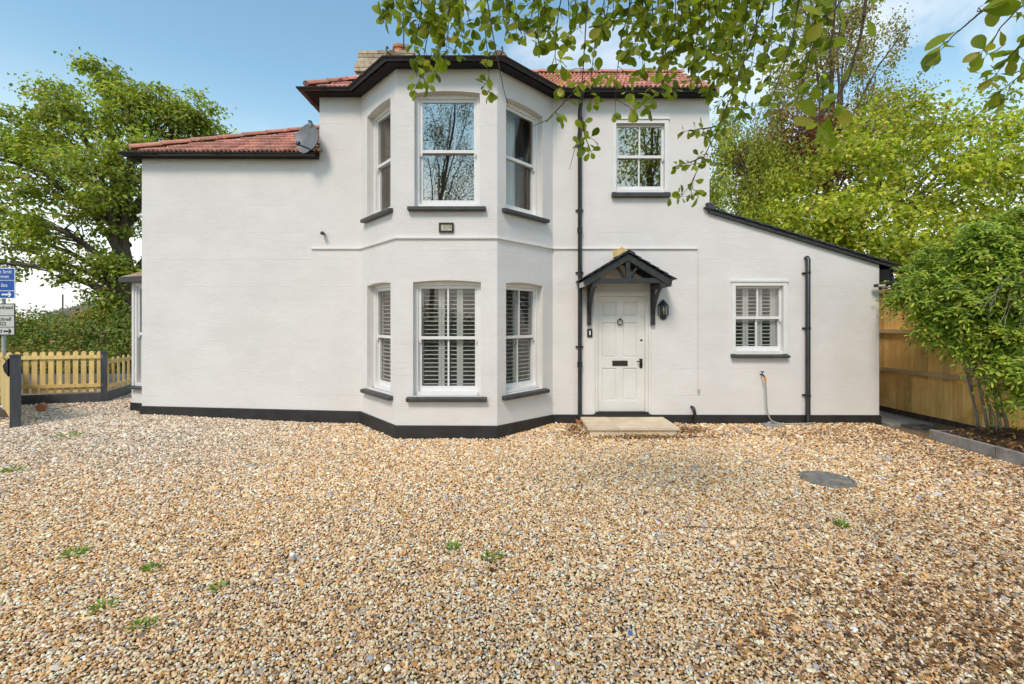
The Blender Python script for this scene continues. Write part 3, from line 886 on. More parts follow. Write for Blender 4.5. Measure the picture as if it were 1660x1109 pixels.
MB().tube([(XW(1124), WY - 0.06, -0.05), (XW(1124), WY - 0.06, ZW(668)), (XW(1122.5), WY - 0.05, ZW(661)), (XW(1121), WY - 0.0, ZW(659.5))], 0.026, 10).build('waste_pipe', M['black'], house, smooth=True, angle=60)

# ---- front door
dw0, dw1 = dr[0], dr[1]
fr_ = MB().box(dw0, dw0 + 0.045, WY + 0.01, WY + 0.12, 0.16, dr[3]).box(dw1 - 0.045, dw1, WY + 0.01, WY + 0.12, 0.16, dr[3]).box(dw0 + 0.045, dw1 - 0.045, WY + 0.01, WY + 0.12, dr[3] - 0.05, dr[3])
fr_.box(dw0 - 0.035, dw0 - 0.001, WY - 0.012, WY + 0.02, 0.16, dr[3] + 0.036).box(dw1 + 0.001, dw1 + 0.035, WY - 0.012, WY + 0.02, 0.16, dr[3] + 0.036).box(dw0 - 0.0, dw1 + 0.0, WY - 0.012, WY + 0.02, dr[3] + 0.001, dr[3] + 0.035)
door_frame = fr_.build('door_frame', M['door'], house, bevel=0.006)
d0, d1, dz0, dz1 = dw0 + 0.047, dw1 - 0.047, 0.20, dr[3] - 0.053
yd = WY + 0.05
px_cols = [(XW(977), XW(1000.5)), (XW(1011), XW(1034.5))]
pz_rows = [(ZW(512.5), ZW(489)), (ZW(580), ZW(522.6)), (ZW(650), ZW(597))]
dm = MB()
xs_ = [d0, px_cols[0][0], px_cols[0][1], px_cols[1][0], px_cols[1][1], d1]
zs_ = [dz0, pz_rows[2][0], pz_rows[2][1], pz_rows[1][0], pz_rows[1][1], pz_rows[0][0], pz_rows[0][1], dz1]
for i in range(5):
    for j in range(7):
        if i in (1, 3) and j in (1, 3, 5): continue
        dm.box(xs_[i], xs_[i + 1], yd, yd + 0.045, zs_[j], zs_[j + 1])
door = dm.build('door', M['door'], house)
for (a, b) in px_cols:
    for (c, e) in pz_rows:
        m = MB()
        g = 0.028
        m.add([(a, yd + 0.004, c), (b, yd + 0.004, c), (b, yd + 0.004, e), (a, yd + 0.004, e),
               (a + 0.012, yd + 0.02, c + 0.012), (b - 0.012, yd + 0.02, c + 0.012), (b - 0.012, yd + 0.02, e - 0.012), (a + 0.012, yd + 0.02, e - 0.012),
               (a + g, yd + 0.008, c + g), (b - g, yd + 0.008, c + g), (b - g, yd + 0.008, e - g), (a + g, yd + 0.008, e - g)],
              [(0, 1, 5, 4), (1, 2, 6, 5), (2, 3, 7, 6), (3, 0, 4, 7), (4, 5, 9, 8), (5, 6, 10, 9), (6, 7, 11, 10), (7, 4, 8, 11), (8, 9, 10, 11)])
        m.build('door_panel', M['door'], door)
kx, kz = XW(1005.8), ZW(521)
ring = [(kx + 0.045 * math.cos(t), yd - 0.03, kz - 0.012 + 0.045 * math.sin(t)) for t in np.linspace(0, 2 * math.pi, 21)]
MB().tube(ring, 0.0085, 6, caps=False).tube([(kx, yd, kz + 0.035), (kx, yd - 0.04, kz + 0.035)], 0.016, 8).tube([(kx, yd, kz - 0.055), (kx, yd - 0.035, kz - 0.055)], 0.013, 8).build('door_knocker', M['metal'], door, smooth=True, angle=50)
MB().box(XW(993.5), XW(1018.5), yd - 0.012, yd + 0.001, ZW(593.5), ZW(585)).box(XW(995.5), XW(1016.5), yd - 0.018, yd - 0.0125, ZW(592), ZW(586.6)).build('letter_plate', M['metal'], door, bevel=0.003)
MB().box(XW(1037.8), XW(1042.6), yd - 0.012, yd + 0.001, ZW(597), ZW(582)).build('lock_plate', M['black'], door)
MB().tube([(XW(1040.2), yd, ZW(586.5)), (XW(1040.2), yd - 0.05, ZW(586.5)), (XW(1038), yd - 0.055, ZW(586.5)), (XW(1032.5), yd - 0.05, ZW(586))], 0.0095, 8).build('door_handle', M['black'], door, smooth=True, angle=60)
Mk = np.eye(4); Mk[:3, :3] = [[1, 0, 0], [0, 0, 1], [0, -1, 0]]; Mk[:3, 3] = (XW(1041), yd + 0.0, ZW(552))
MB(Mk).lathe((0, 0, 0), [(0.02, 0), (0.02, 0.01), (0.012, 0.016)], 12).build('keyhole_cover', M['black'], door)
MB().box(dw0 - 0.02, dw1 + 0.02, WY - 0.07, WY + 0.10, 0.138, 0.172).box(dw0 - 0.0, dw1 + 0.0, WY - 0.03, WY + 0.10, 0.1725, 0.198).build('door_threshold', M['plinth'], house)

# ---- gabled timber canopy over the door
cX = 1.835; cF = WY - 0.52                     # centre line and front plane
bz0, bz1 = 2.335, 2.415                        # tie beam
canopy = MB().box(cX - 0.585, cX + 0.585, cF + 0.02, cF + 0.09, bz0, bz1).build('door_canopy', M['blackwood'], house, bevel=0.006)
apz, eaz, half = 2.80, 2.385, 0.70
for s in (-1, 1):
    # barge rafters front and back
    for yy in (cF, WY - 0.06):
        MB().prism([(cX + s * half, yy, eaz - 0.005), (cX, yy, apz), (cX, yy, apz - 0.105), (cX + s * (half - 0.03), yy, eaz - 0.105)], (0, 0.05, 0)).build('rafter', M['blackwood'], canopy)
    # boarding and slates
    MB().prism([(cX + s * (half + 0.0), cF + 0.051, eaz - 0.03), (cX, cF + 0.051, apz - 0.025), (cX, cF + 0.051, apz - 0.005), (cX + s * half, cF + 0.051, eaz - 0.01)], (0, 0.46, 0)).build('roof_board', M['blackwood'], canopy)
    d3 = np.array((s * half, 0, eaz - apz)); L3 = np.linalg.norm(d3); d3 /= L3
    n3 = np.array((-d3[2] * s, 0, d3[0] * s)); n3 = n3 if n3[2] > 0 else -n3
    for r in range(5):
        for c in range(2):
            p = np.array((cX, cF - 0.045 + c * 0.285, apz + 0.012)) + d3 * (r * L3 / 5)
            q = p + d3 * (L3 / 5 + 0.05)
            p = p + n3 * 0.004; q = q + n3 * 0.022
            MB().prism([p, q, q + n3 * 0.012, p + n3 * 0.012], (0, 0.28, 0)).build('slate', M['slate'], canopy)
    # curved braces beside the king post
    t = np.linspace(0, 1, 8)
    bx = cX + s * (0.045 + 0.20 * t ** 1.0 + 0.02); bz = bz1 + 0.0 + 0.245 * (1 - (1 - t) ** 2.0) * 0.98
    MB().tube(np.stack([cX + s * (0.07 + 0.15 * t ** 1.8), np.full(8, cF + 0.055), bz1 - 0.01 + 0.24 * t], 1), 0.026, 4).build('brace', M['blackwood'], canopy)
    # gallows bracket
    bx_ = cX + s * 0.535
    k = MB().box(bx_ - 0.034, bx_ + 0.034, WY - 0.062, WY - 0.001, ZW(527), 2.40)
    k.build('bracket_post', M['blackwood'], canopy)
    MB().box(bx_ - 0.033, bx_ + 0.033, cF - 0.02, WY - 0.0625, bz0 - 0.075, bz0 - 0.002).build('bracket_arm', M['blackwood'], canopy)
    t = np.linspace(0, 1, 9)
    MB().tube(np.stack([np.full(9, bx_), WY - 0.05 - 0.40 * t ** 1.5, ZW(510) + (bz0 - 0.06 - ZW(510)) * t ** 0.8], 1), 0.034, 4).build('bracket_strut', M['blackwood'], canopy)
MB().box(cX - 0.034, cX + 0.034, cF + 0.021, cF + 0.085, bz1, apz - 0.06).build('king_post', M['blackwood'], canopy)
MB().prism([(cX - 0.10, cF - 0.05, apz + 0.005), (cX, cF - 0.05, apz + 0.055), (cX + 0.10, cF - 0.05, apz + 0.005), (cX + 0.10, cF - 0.05, apz - 0.012), (cX, cF - 0.05, apz + 0.035), (cX - 0.10, cF - 0.05, apz - 0.012)], (0, 0.55, 0)).build('ridge_tile', M['blackwood'], canopy)
o = MB().prism([(cX - 0.125, WY - 0.09, apz + 0.10), (cX, WY - 0.09, apz + 0.175), (cX + 0.125, WY - 0.09, apz + 0.10), (cX + 0.125, WY - 0.09, apz + 0.0), (cX, WY - 0.09, apz + 0.06), (cX - 0.125, WY - 0.09, apz + 0.0)], (0, 0.088, 0)).build('ridge_cap', M['picket'], canopy)
o['label'] = 'pale yellow timber cap against the wall'
# eaves ends of the canopy: white returned board
MB().box(cX - half - 0.012, cX - half + 0.02, cF + 0.06, WY - 0.05, eaz - 0.10, eaz - 0.025).build('eave_board', M['upvc'], canopy)
MB().box(cX + half - 0.02, cX + half + 0.012, cF + 0.06, WY - 0.05, eaz - 0.10, eaz - 0.025).build('eave_board', M['upvc'], canopy)

# ---- date plaque
def text_mesh(s, size, name='lettering', extrude=0.002):
    c = bpy.data.curves.new(name, 'FONT')
    c.body = s; c.size = size; c.extrude = extrude; c.align_x = 'LEFT'
    o = bpy.data.objects.new(name, c); COL.objects.link(o)
    dg = bpy.context.evaluated_depsgraph_get()
    me = bpy.data.meshes.new_from_object(o.evaluated_get(dg))
    bpy.data.objects.remove(o)
    bpy.data.curves.remove(c)
    return me
def put_text(s, size, x, y, z, material, parent, bold=0.0, align='L', width=None):
    me = text_mesh(s, size)
    v = np.zeros(len(me.vertices) * 3); me.vertices.foreach_get('co', v); v = v.reshape(-1, 3)
    if width: v[:, 0] *= width / (v[:, 0].max() - v[:, 0].min())
    if align == 'R': v[:, 0] -= v[:, 0].max()
    if align == 'C': v[:, 0] -= (v[:, 0].max() + v[:, 0].min()) / 2
    out = np.stack([x + v[:, 0], y - v[:, 2], z + v[:, 1]], 1)
    me.vertices.foreach_set('co', out.ravel())
    me.materials.clear()
    o = link('lettering', me, material, parent)
    return o
S_b = F / 6.71
def XB(px): return (px - CX) / S_b
def ZB(py): return CAMZ + (HZ - py) / S_b
pq = MB().box(XB(713), XB(734.5), 6.69, 6.715, ZB(376), ZB(362.6)).build('date_plaque', M['plaque'], house)
fx0, fx1, fz0, fz1 = XB(712), XB(735.5), ZB(377), ZB(361.6)
MB().box(fx0, fx1, 6.678, 6.712, fz1 - 0.024, fz1).box(fx0, fx1, 6.678, 6.712, fz0, fz0 + 0.024).box(fx0, fx0 + 0.024, 6.678, 6.712, fz0 + 0.0245, fz1 - 0.0245).box(fx1 - 0.024, fx1, 6.678, 6.712, fz0 + 0.0245, fz1 - 0.0245).build('plaque_frame', M['print'], pq)
put_text('1809', 0.088, (fx0 + fx1) / 2, 6.688, ZB(372.6), mat('faded_gilt_numeral', (0.26, 0.23, 0.14), None, 0.7), pq, align='C', width=0.145)

# ---- square bay on the left flank
lb = MB()
q0, q1, q2, q3 = (XL + 0.01, 7.88), (-6.70, 8.02), (-6.70, 10.0), (XL + 0.01, 10.15)
def lb_wall(p, q, holes, name='side_bay_wall'):
    return wall(p, q, -0.1, 2.47, holes, arch=0, thick=0.12)
_, Mq, Lq = lb_wall(q1, q0, [(0.05, Lq_ - 0.01, 0.56, 2.40)] if (Lq_ := math.dist(q0, q1)) else [])
window(Mq, 0.05, Lq_ - 0.01, 0.60, 2.40, bars=0, recess=0.02, sillext=0.03, fw=0.04, sillh=0.05, glass=M['glass_low'])
_, Mq2, Lq2 = lb_wall(q2, q1, [])
lb_wall(q3, q2, [])
sweep(MB(), [q2, q1, q0], [(-0.02, -0.3), (0.018, -0.3), (0.018, 0.30), (-0.02, 0.30)]).build('plinth', M['plinth'], house)
sr = MB()
e = offset_path([q3, q2, q1, q0], 0.13)
zt = 2.50
sr.add([(e[0][0], e[0][1], zt), (e[1][0], e[1][1], zt), (e[2][0], e[2][1], zt), (XL + 0.002, e[3][1] - 0.0, zt), (XL + 0.002, 8.3, zt + 0.28), (XL + 0.002, 9.8, zt + 0.28)],
       [(0, 1, 5), (1, 2, 4, 5), (2, 3, 4)])
sr.build('side_bay_roof', M['mossytile'], house)
sweep(MB(), [q3, q2, q1, q0], [(0.0, 2.41), (0.14, 2.41), (0.14, 2.49), (0.0, 2.49)]).build('fascia_board', M['black'], house)

# ================================================================== THINGS FIXED TO OR AGAINST THE HOUSE
# doorstep
sx0, sx1, sy0 = 1.14, 2.53, 6.86
step = empty('door_step', (1.83, 7.2, 0), 'pale sandstone paved step in front of the cream front door', 'step')
xs3 = np.linspace(sx0, sx1, 4)
for i in range(3):
    for (ya, yb) in ((sy0, 7.28), (7.283, WY - 0.075)):
        off = 0.0 if ya == sy0 else 0.14
        a, b = xs3[i], xs3[i + 1]
        MB().box(a + 0.002, b - 0.002, ya, yb - 0.001, 0.085, 0.13 + random.uniform(-0.001, 0.001)).build('paving_slab', M['stone'], step, bevel=0.005)
for i in range(6):
    a, b = np.linspace(sx0 + 0.035, sx1 - 0.035, 7)[i:i + 2]
    MB().box(a + 0.002, b - 0.002, sy0 + 0.03, sy0 + 0.12, -0.08, 0.0835).build('riser_block', M['stone'], step)
for i in range(3):
    a, b = np.linspace(sy0 + 0.121, WY - 0.08, 4)[i:i + 2]
    for xx in (sx0 + 0.03, sx1 - 0.13):
        MB().box(xx, xx + 0.1, a + 0.002, b - 0.002, -0.08, 0.0835).build('riser_block', M['stone'], step)

# wall lantern
lx, lzc = XW(1074.7), ZW(503)
lan = empty('wall_lantern', (lx, WY, lzc), 'black half lantern on the wall right of the front door', 'lantern')
ly = WY - 0.03
MB().box(lx - 0.05, lx + 0.05, WY - 0.018, WY - 0.001, lzc - 0.15, lzc + 0.14).build('back_plate', M['black'], lan)
hexp = lambda r, z: [(lx + r * math.cos(t), WY - 0.012 + r * 0.85 * math.sin(t), z) for t in np.linspace(math.pi, 2 * math.pi, 5)]
def loft(a, b):
    n = len(a); return np.array(a + b), [(i, i + 1, n + i + 1, n + i) for i in range(n - 1)] + [(n - 1, 0, n, 2 * n - 1)]
m = MB()
for (r0, z0, r1, z1) in ((0.088, lzc + 0.085, 0.07, lzc + 0.11), (0.07, lzc + 0.11, 0.03, lzc + 0.155), (0.03, lzc + 0.155, 0.005, lzc + 0.18), (0.09, lzc + 0.075, 0.088, lzc + 0.085),
                         (0.075, lzc - 0.095, 0.085, lzc - 0.085), (0.05, lzc - 0.125, 0.075, lzc - 0.095), (0.012, lzc - 0.165, 0.05, lzc - 0.125)):
    m.add(*loft(hexp(r0, z0), hexp(r1, z1)))
m.build('lantern_cap', M['black'], lan)
m = MB()
for a, b in zip(hexp(0.085, lzc - 0.085), hexp(0.085, lzc + 0.078)):
    m.tube([a, b], 0.006, 4)
m.build('lantern_bars', M['black'], lan)
pa, pb = hexp(0.08, lzc - 0.084), hexp(0.08, lzc + 0.077)
for i in range(4):
    MB().quad(pa[i], pa[i + 1], pb[i + 1], pb[i]).build('pane', M['glass_low'], lan)
MB().lathe((lx, WY - 0.045, lzc - 0.08), [(0.012, 0), (0.012, 0.06), (0.022, 0.08), (0.026, 0.10), (0.012, 0.135), (0.0, 0.14)], 10).build('bulb', mat('bulb_glass', (0.75, 0.66, 0.40), None, 0.2), lan, smooth=True)

# video doorbell
bx0, bx1, bz0_, bz1_ = XW(951.6), XW(960), ZW(546.5), ZW(533)
bell = MB().box(bx0, bx1, WY - 0.025, WY - 0.001, bz0_, bz1_).build('doorbell', M['black'], None, bevel=0.006)
tag(bell, 'small black doorbell beside the downpipe left of the door', 'doorbell')
MB().box((bx0 + bx1) / 2 - 0.012, (bx0 + bx1) / 2 + 0.012, WY - 0.029, WY - 0.0255, bz0_ + 0.035, bz1_ - 0.035).build('button', M['upvc'], bell)

# cctv bullet on the left wall
c0 = np.array((XW(526), WY, ZW(379.5)))
cctv = MB().tube([c0 + (0, 0, 0.0), c0 + (0, -0.04, 0)], 0.018, 8).tube([c0 + (0, -0.03, 0), c0 + (0.0, -0.07, 0), c0 + (0.01, -0.12, -0.008)], [0.024, 0.03, 0.03], 12).build('security_camera', M['black'], None, smooth=True, angle=50)
tag(cctv, 'small black security camera on the white wall left of the bay', 'camera')
MB().tube([c0 + (0.01, -0.121, -0.008), c0 + (0.0105, -0.126, -0.0085)], 0.018, 10).build('lens', M['glass'], cctv)
# pale sensor on the wing's left corner
s0_ = np.array((XL - 0.005, WY + 0.05, ZW(349)))
sen = MB().box(XL - 0.05, XL - 0.001, WY + 0.01, WY + 0.09, ZW(352), ZW(346)).tube([s0_ + (-0.03, 0, 0), s0_ + (-0.03, -0.09, -0.01)], 0.022, 8).build('wall_sensor', M['upvc'], None)
tag(sen, 'small white sensor on the left edge of the house', 'sensor')

# satellite dish on the main block's left flank over the wing roof
dc = np.array(P(497, 224, 7.5))
dish = empty('satellite_dish', (XM, 7.9, 4.8), 'grey satellite dish mounted above the left wing gutter', 'satellite dish')
nrm = np.array((-0.36, -0.91, 0.20)); nrm /= np.linalg.norm(nrm)
uu_ = np.cross((0, 0, 1), nrm); uu_ /= np.linalg.norm(uu_)
vv_ = np.cross(nrm, uu_)
uu2 = uu_ * math.cos(0.5) + vv_ * math.sin(0.5); vv2 = -uu_ * math.sin(0.5) + vv_ * math.cos(0.5)
verts, faces = [dc - nrm * 0.055], []
nr_, na = 5, 28
for i in range(1, nr_ + 1):
    rr = i / nr_
    for j in range(na):
        t = 2 * math.pi * j / na
        ex = abs(math.cos(t)) ** 0.8 * math.copysign(1, math.cos(t)); ey = abs(math.sin(t)) ** 0.8 * math.copysign(1, math.sin(t))
        verts.append(dc + uu2 * 0.23 * rr * ex + vv2 * 0.27 * rr * ey - nrm * 0.055 * (1 - rr * rr))
faces += [(0, 1 + j, 1 + (j + 1) % na) for j in range(na)]
for i in range(nr_ - 1):
    faces += [(1 + i * na + j, 1 + (i + 1) * na + j, 1 + (i + 1) * na + (j + 1) % na, 1 + i * na + (j + 1) % na) for j in range(na)]
mdish = MB().add(verts, faces)
back = np.array(verts) - nrm * 0.012
mdish.add(back, [f[::-1] for f in faces])
rim0 = 1 + (nr_ - 1) * na
mdish.build('reflector', M['dish'], dish, smooth=True, angle=60)
lp = np.array(P(480, 233, 7.28))
b0 = dc - vv2 * 0.25
MB().bar(b0, lp, 0.02, 0.02).build('feed_arm', M['black'], dish)
MB().tube([lp - nrm * 0.03, lp + (dc - lp) / np.linalg.norm(dc - lp) * 0.06], [0.03, 0.038], 10).build('feed_horn', M['black'], dish, smooth=True, angle=50)
MB().tube([dc - nrm * 0.06, (XM, 7.85, dc[2])], 0.02, 8).box(XM - 0.02, XM - 0.001, 7.78, 7.92, dc[2] - 0.1, dc[2] + 0.1).build('mast', M['dish'], dish)
# bird on the dish
bp0 = dc + vv_ * 0.24
bird_p = np.array(P(503.5, 205, float(bp0[1])))
bm = MB().tube(np.array([bird_p + (-0.02, 0, 0.105), bird_p + (-0.01, 0, 0.085), bird_p + (0.0, 0, 0.05), bird_p + (0.012, 0.0, 0.01), bird_p + (0.02, 0.02, -0.02)]), [0.012, 0.026, 0.033, 0.028, 0.01], 8)
bird = bm.build('bird', mat('black_and_white_plumage', (0.015, 0.015, 0.017), (0.70, 0.68, 0.62), 0.7, 11, lo=0.52, hi=0.56), None, smooth=True)
tag(bird, 'small black and white bird perched on top of the satellite dish', 'bird')
MB().tube([bird_p + (-0.026, 0, 0.098), bird_p + (-0.05, 0, 0.095)], [0.008, 0.002], 6).build('beak', M['print'], bird)
MB().prism([bird_p + (0.008, -0.03, 0.07), bird_p + (0.035, -0.025, 0.05), bird_p + (0.045, -0.01, -0.03), bird_p + (0.02, -0.02, -0.01)], (0.004, 0.02, 0)).build('wing', M['print'], bird)

# flood light on the lean-to corner
fl = np.array((XW(1412), WY - 0.10, ZW(462)))
flood = empty('flood_light', (XE, WY, fl[2]), 'black flood light bracketed to the right corner of the lean-to', 'light')
MB().box(fl[0] - 0.02, fl[0] + 0.14, fl[1] - 0.05, fl[1] + 0.02, fl[2] - 0.045, fl[2] + 0.005).build('lamp_body', M['black'], flood)
MB().quad((fl[0] + 0.0, fl[1] - 0.0515, fl[2] - 0.037), (fl[0] + 0.12, fl[1] - 0.0515, fl[2] - 0.037), (fl[0] + 0.12, fl[1] - 0.0515, fl[2] - 0.003), (fl[0], fl[1] - 0.0515, fl[2] - 0.003)).build('lamp_glass', M['signgrey'], flood)
MB().tube([(fl[0] + 0.11, fl[1] - 0.01, fl[2] - 0.01), (XE + 0.02, WY - 0.1, fl[2] + 0.0), (XE + 0.2, WY - 0.03, fl[2] + 0.04), (XE + 0.21, WY + 0.02, fl[2] + 0.18)], [0.02, 0.032, 0.038, 0.038], 10).build('arm', M['black'], flood, smooth=True)
MB().lathe((fl[0] + 0.06, fl[1] - 0.02, fl[2] - 0.095), [(0.012, 0), (0.026, 0.015), (0.026, 0.045)], 10).build('motion_sensor', M['black'], flood)

# garden tap and hose
tp_ = np.array((XW(1233), WY, ZW(607)))
tap = empty('garden_tap', tuple(tp_), 'small brass tap with orange hose connector below the right window', 'tap')
MB().tube([tp_ + (0, 0, 0), tp_ + (0, -0.07, 0), tp_ + (0.01, -0.10, -0.03)], [0.012, 0.014, 0.012], 8).tube([tp_ + (0, -0.05, 0), tp_ + (0, -0.05, 0.05)], 0.009, 6).box(tp_[0] - 0.03, tp_[0] + 0.03, WY - 0.06, WY - 0.045, tp_[2] + 0.045, tp_[2] + 0.058).build('tap_body', M['metal'], tap, smooth=True, angle=40)
MB().tube([tp_ + (0.012, -0.105, -0.035), tp_ + (0.02, -0.11, -0.10)], [0.022, 0.018], 8).build('hose_connector', M['orange'], tap)
hp = [tp_ + (0.02, -0.11, -0.09), (XW(1237), WY - 0.10, ZW(640)), (XW(1238.5), WY - 0.09, ZW(665)), (XW(1244), WY - 0.09, ZW(680)), (XW(1254), WY - 0.11, 0.03), (XW(1268), WY - 0.13, 0.02), (XW(1290), WY - 0.13, 0.022), (XW(1310), WY - 0.10, 0.03)]
hp = np.array([np.array(a, float) for a in hp])
tt = np.linspace(0, len(hp) - 1, 50)
from_spline = np.stack([np.interp(tt, np.arange(len(hp)), hp[:, k]) for k in range(3)], 1)
ker = np.ones(7) / 7
sm = from_spline.copy()
for k in range(3):
    sm[3:-3, k] = np.convolve(from_spline[:, k], ker, 'valid')
hose = MB().tube(sm, 0.012, 8).build('garden_hose', M['hose'], None, smooth=True)
tag(hose, 'thin grey hose hanging from the tap and trailing along the gravel', 'hose')

# ================================================================== RIGHT SIDE: path, bed, fence
slab = empty('path_slab', (6.7, 8.2, 0), 'grey concrete path running back beside the right end of the house', 'path')
for i in range(4):
    MB().box(6.27, 6.98, 7.55 + i * 0.75, 8.29 + i * 0.75, -0.08, 0.025).build('paving_slab', M['concrete'], slab, bevel=0.006)
# drain grate at the end of the path
gp = G(1487, 693)
gr = empty('drain_grate', tuple(gp), 'black slotted drain grate at the end of the concrete path', 'grate')
gx0, gx1, gy0, gy1 = gp[0] - 0.16, gp[0] + 0.22, gp[1] - 0.12, gp[1] + 0.12
MB().box(gx0, gx1, gy0, gy0 + 0.025, -0.02, 0.03).box(gx0, gx1, gy1 - 0.025, gy1, -0.02, 0.03).box(gx0, gx0 + 0.025, gy0 + 0.026, gy1 - 0.026, -0.02, 0.03).box(gx1 - 0.025, gx1, gy0 + 0.026, gy1 - 0.026, -0.02, 0.03).build('grate_frame', M['iron'], gr)
for i in range(9):
    x = gx0 + 0.05 + i * 0.033
    MB().box(x, x + 0.014, gy0 + 0.026, gy1 - 0.026, -0.02, 0.028).build('grate_bar', M['iron'], gr)
# small drain cover under the hose
dcv = MB().box(XW(1228), XW(1258), 7.42, 7.62, -0.02, 0.028).build('drain_cover', M['concrete'], None, bevel=0.005)
tag(dcv, 'small flat grey drain cover by the plinth under the hose', 'cover')
# manhole cover
mh = G(1341, 779)
man = empty('manhole_cover', tuple(mh), 'round grey cast iron manhole cover set in the gravel', 'manhole cover')
MB().lathe((mh[0], mh[1], mh[2]), [(0.262, -0.05), (0.262, 0.022), (0.236, 0.024), (0.236, -0.02)], 40).build('cover_rim', M['cover'], man)
MB().lathe((mh[0], mh[1], mh[2]), [(0.230, -0.04), (0.230, 0.022), (0.224, 0.025)], 40).build('cover_plate', M['cover'], man)
for k in range(-4, 5):
    hw = math.sqrt(max(0.205 ** 2 - (k * 0.045) ** 2, 0))
    MB().box(mh[0] - hw, mh[0] + hw, mh[1] + k * 0.045 - 0.012, mh[1] + k * 0.045 + 0.012, mh[2] + 0.02, mh[2] + 0.029).build('tread_bar', M['cover'], man)

EDX = 6.10
edge = empty('bed_edging', (EDX, 5.0, 0), 'low concrete edging along the flower bed on the right', 'edging')
ye = 6.66
i = 0
while ye > 0.5:
    L = 0.915
    MB().box(EDX, EDX + 0.055, ye - L + 0.006, ye, -0.1, 0.15 + random.uniform(-0.006, 0.006)).build('edging_block', M['concrete'], edge, bevel=0.008)
    ye -= L
MB().box(EDX + 0.057, 7.2, 6.61, 6.66, -0.1, 0.145).build('edging_block', M['concrete'], edge, bevel=0.008)
def bedz(x, y):
    return 0.115 + 0.03 * np.sin(3 * x + y) + 0.02 * np.sin(5 * y) + 0.05 * sstep(6.4, 7.2, x)
bed = sheet('garden_bed', EDX + 0.05, 7.75, 0.5, 6.62, 30, 60, bedz, M['soil'])

# close-board fence, right boundary
FA, FB = np.array((7.62, 4.5)), np.array((7.08, 11.5))
fen = empty('garden_fence', (7.35, 8.0, 0), 'tall golden brown close board timber fence right of the house', 'fence')
fd = FB - FA; FL = np.linalg.norm(fd); fd /= FL
fn = np.array((-fd[1], fd[0]))      # towards the house
def fbox(s0, s1, o0, o1, z0, z1, name, material, bev=0):
    mb = MB()
    a, b = FA + fd * s0, FA + fd * s1
    pts = []
    for z in (z0, z1):
        for p, o in ((a, o0), (b, o0), (b, o1), (a, o1)):
            q = p + fn * o; pts.append((q[0], q[1], z))
    mb.add(pts, [(0, 3, 2, 1), (4, 5, 6, 7), (0, 1, 5, 4), (1, 2, 6, 5), (2, 3, 7, 6), (3, 0, 4, 7)])
    return mb.build(name, material, fen, bevel=bev)
s = 0.0
while s < FL - 0.15:
    w_ = random.uniform(0.118, 0.128)
    fbox(s, s + w_ - 0.003, -0.018 + random.uniform(-0.004, 0.002), random.uniform(-0.002, 0.006), 0.70, 2.36 + random.uniform(-0.01, 0.01), 'board', M['fence'])
    s += w_
s = 0.05
while s < FL - 0.15:
    w_ = random.uniform(0.14, 0.155)
    fbox(s, s + w_ - 0.003, -0.03, -0.008 + random.uniform(0, 0.005), 0.06, 0.698, 'board', M['fence'])
    s += w_
for z in (0.76, 1.50, 2.28):
    for k in range(3):
        fbox(k * 2.35, k * 2.35 + 2.345, 0.010, 0.06, z, z + 0.075, 'rail', M['rail'])
fbox(0, FL, -0.05, 0.04, 2.372, 2.40, 'capping', M['rail'])
fbox(0.0, FL, -0.05, 0.02, -0.1, 0.058, 'gravel_board', M['soil'])

# ================================================================== LEFT SIDE: picket fence, posts, signs, road
sheet('road', -60, -10.2, 10.6, 14.8, 3, 3, lambda x, y: 0 * x + 0.02, M['asphalt'])
sheet('pavement', -60, -9.6, 9.3, 10.5, 3, 3, lambda x, y: 0 * x + 0.10, M['concrete'])
MB().box(-60, -9.6, 10.5, 10.62, -0.1, 0.115).build('kerb', M['concrete'], None)['kind'] = 'structure'
sheet('verge', -60, -8, 14.8, 40, 3, 3, lambda x, y: 0 * x + 0.05, M['grass'])

pA = G(24, 693); pB = np.array((-9.85, 8.75, 0.15)); 
pk = empty('picket_fence', (-9.3, 9.2, 0.15), 'yellow pine picket fence with charcoal posts and base boards on the left', 'fence')
def post(p, h, w=0.15, parent=None, zb=-0.2, rot=0.0):
    Mx = np.eye(4); c_, s_ = math.cos(rot), math.sin(rot)
    Mx[:2, :2] = [[c_, -s_], [s_, c_]]; Mx[:3, 3] = (p[0], p[1], 0)
    zt_ = p[2] + h; k = w / 2 + 0.007
    m_ = MB(Mx).box(-w / 2, w / 2, -w / 2, w / 2, zb, zt_)
    m_.add([(-k, -k, zt_), (k, -k, zt_), (k, k, zt_), (-k, k, zt_), (-k, -k, zt_ + 0.02), (k, -k, zt_ + 0.02), (k, k, zt_ + 0.02), (-k, k, zt_ + 0.02), (0, 0, zt_ + 0.035)],
           [(0, 3, 2, 1), (0, 1, 5, 4), (1, 2, 6, 5), (2, 3, 7, 6), (3, 0, 4, 7), (4, 5, 8), (5, 6, 8), (6, 7, 8), (7, 4, 8)])
    return m_.build('post', M['post'], parent)
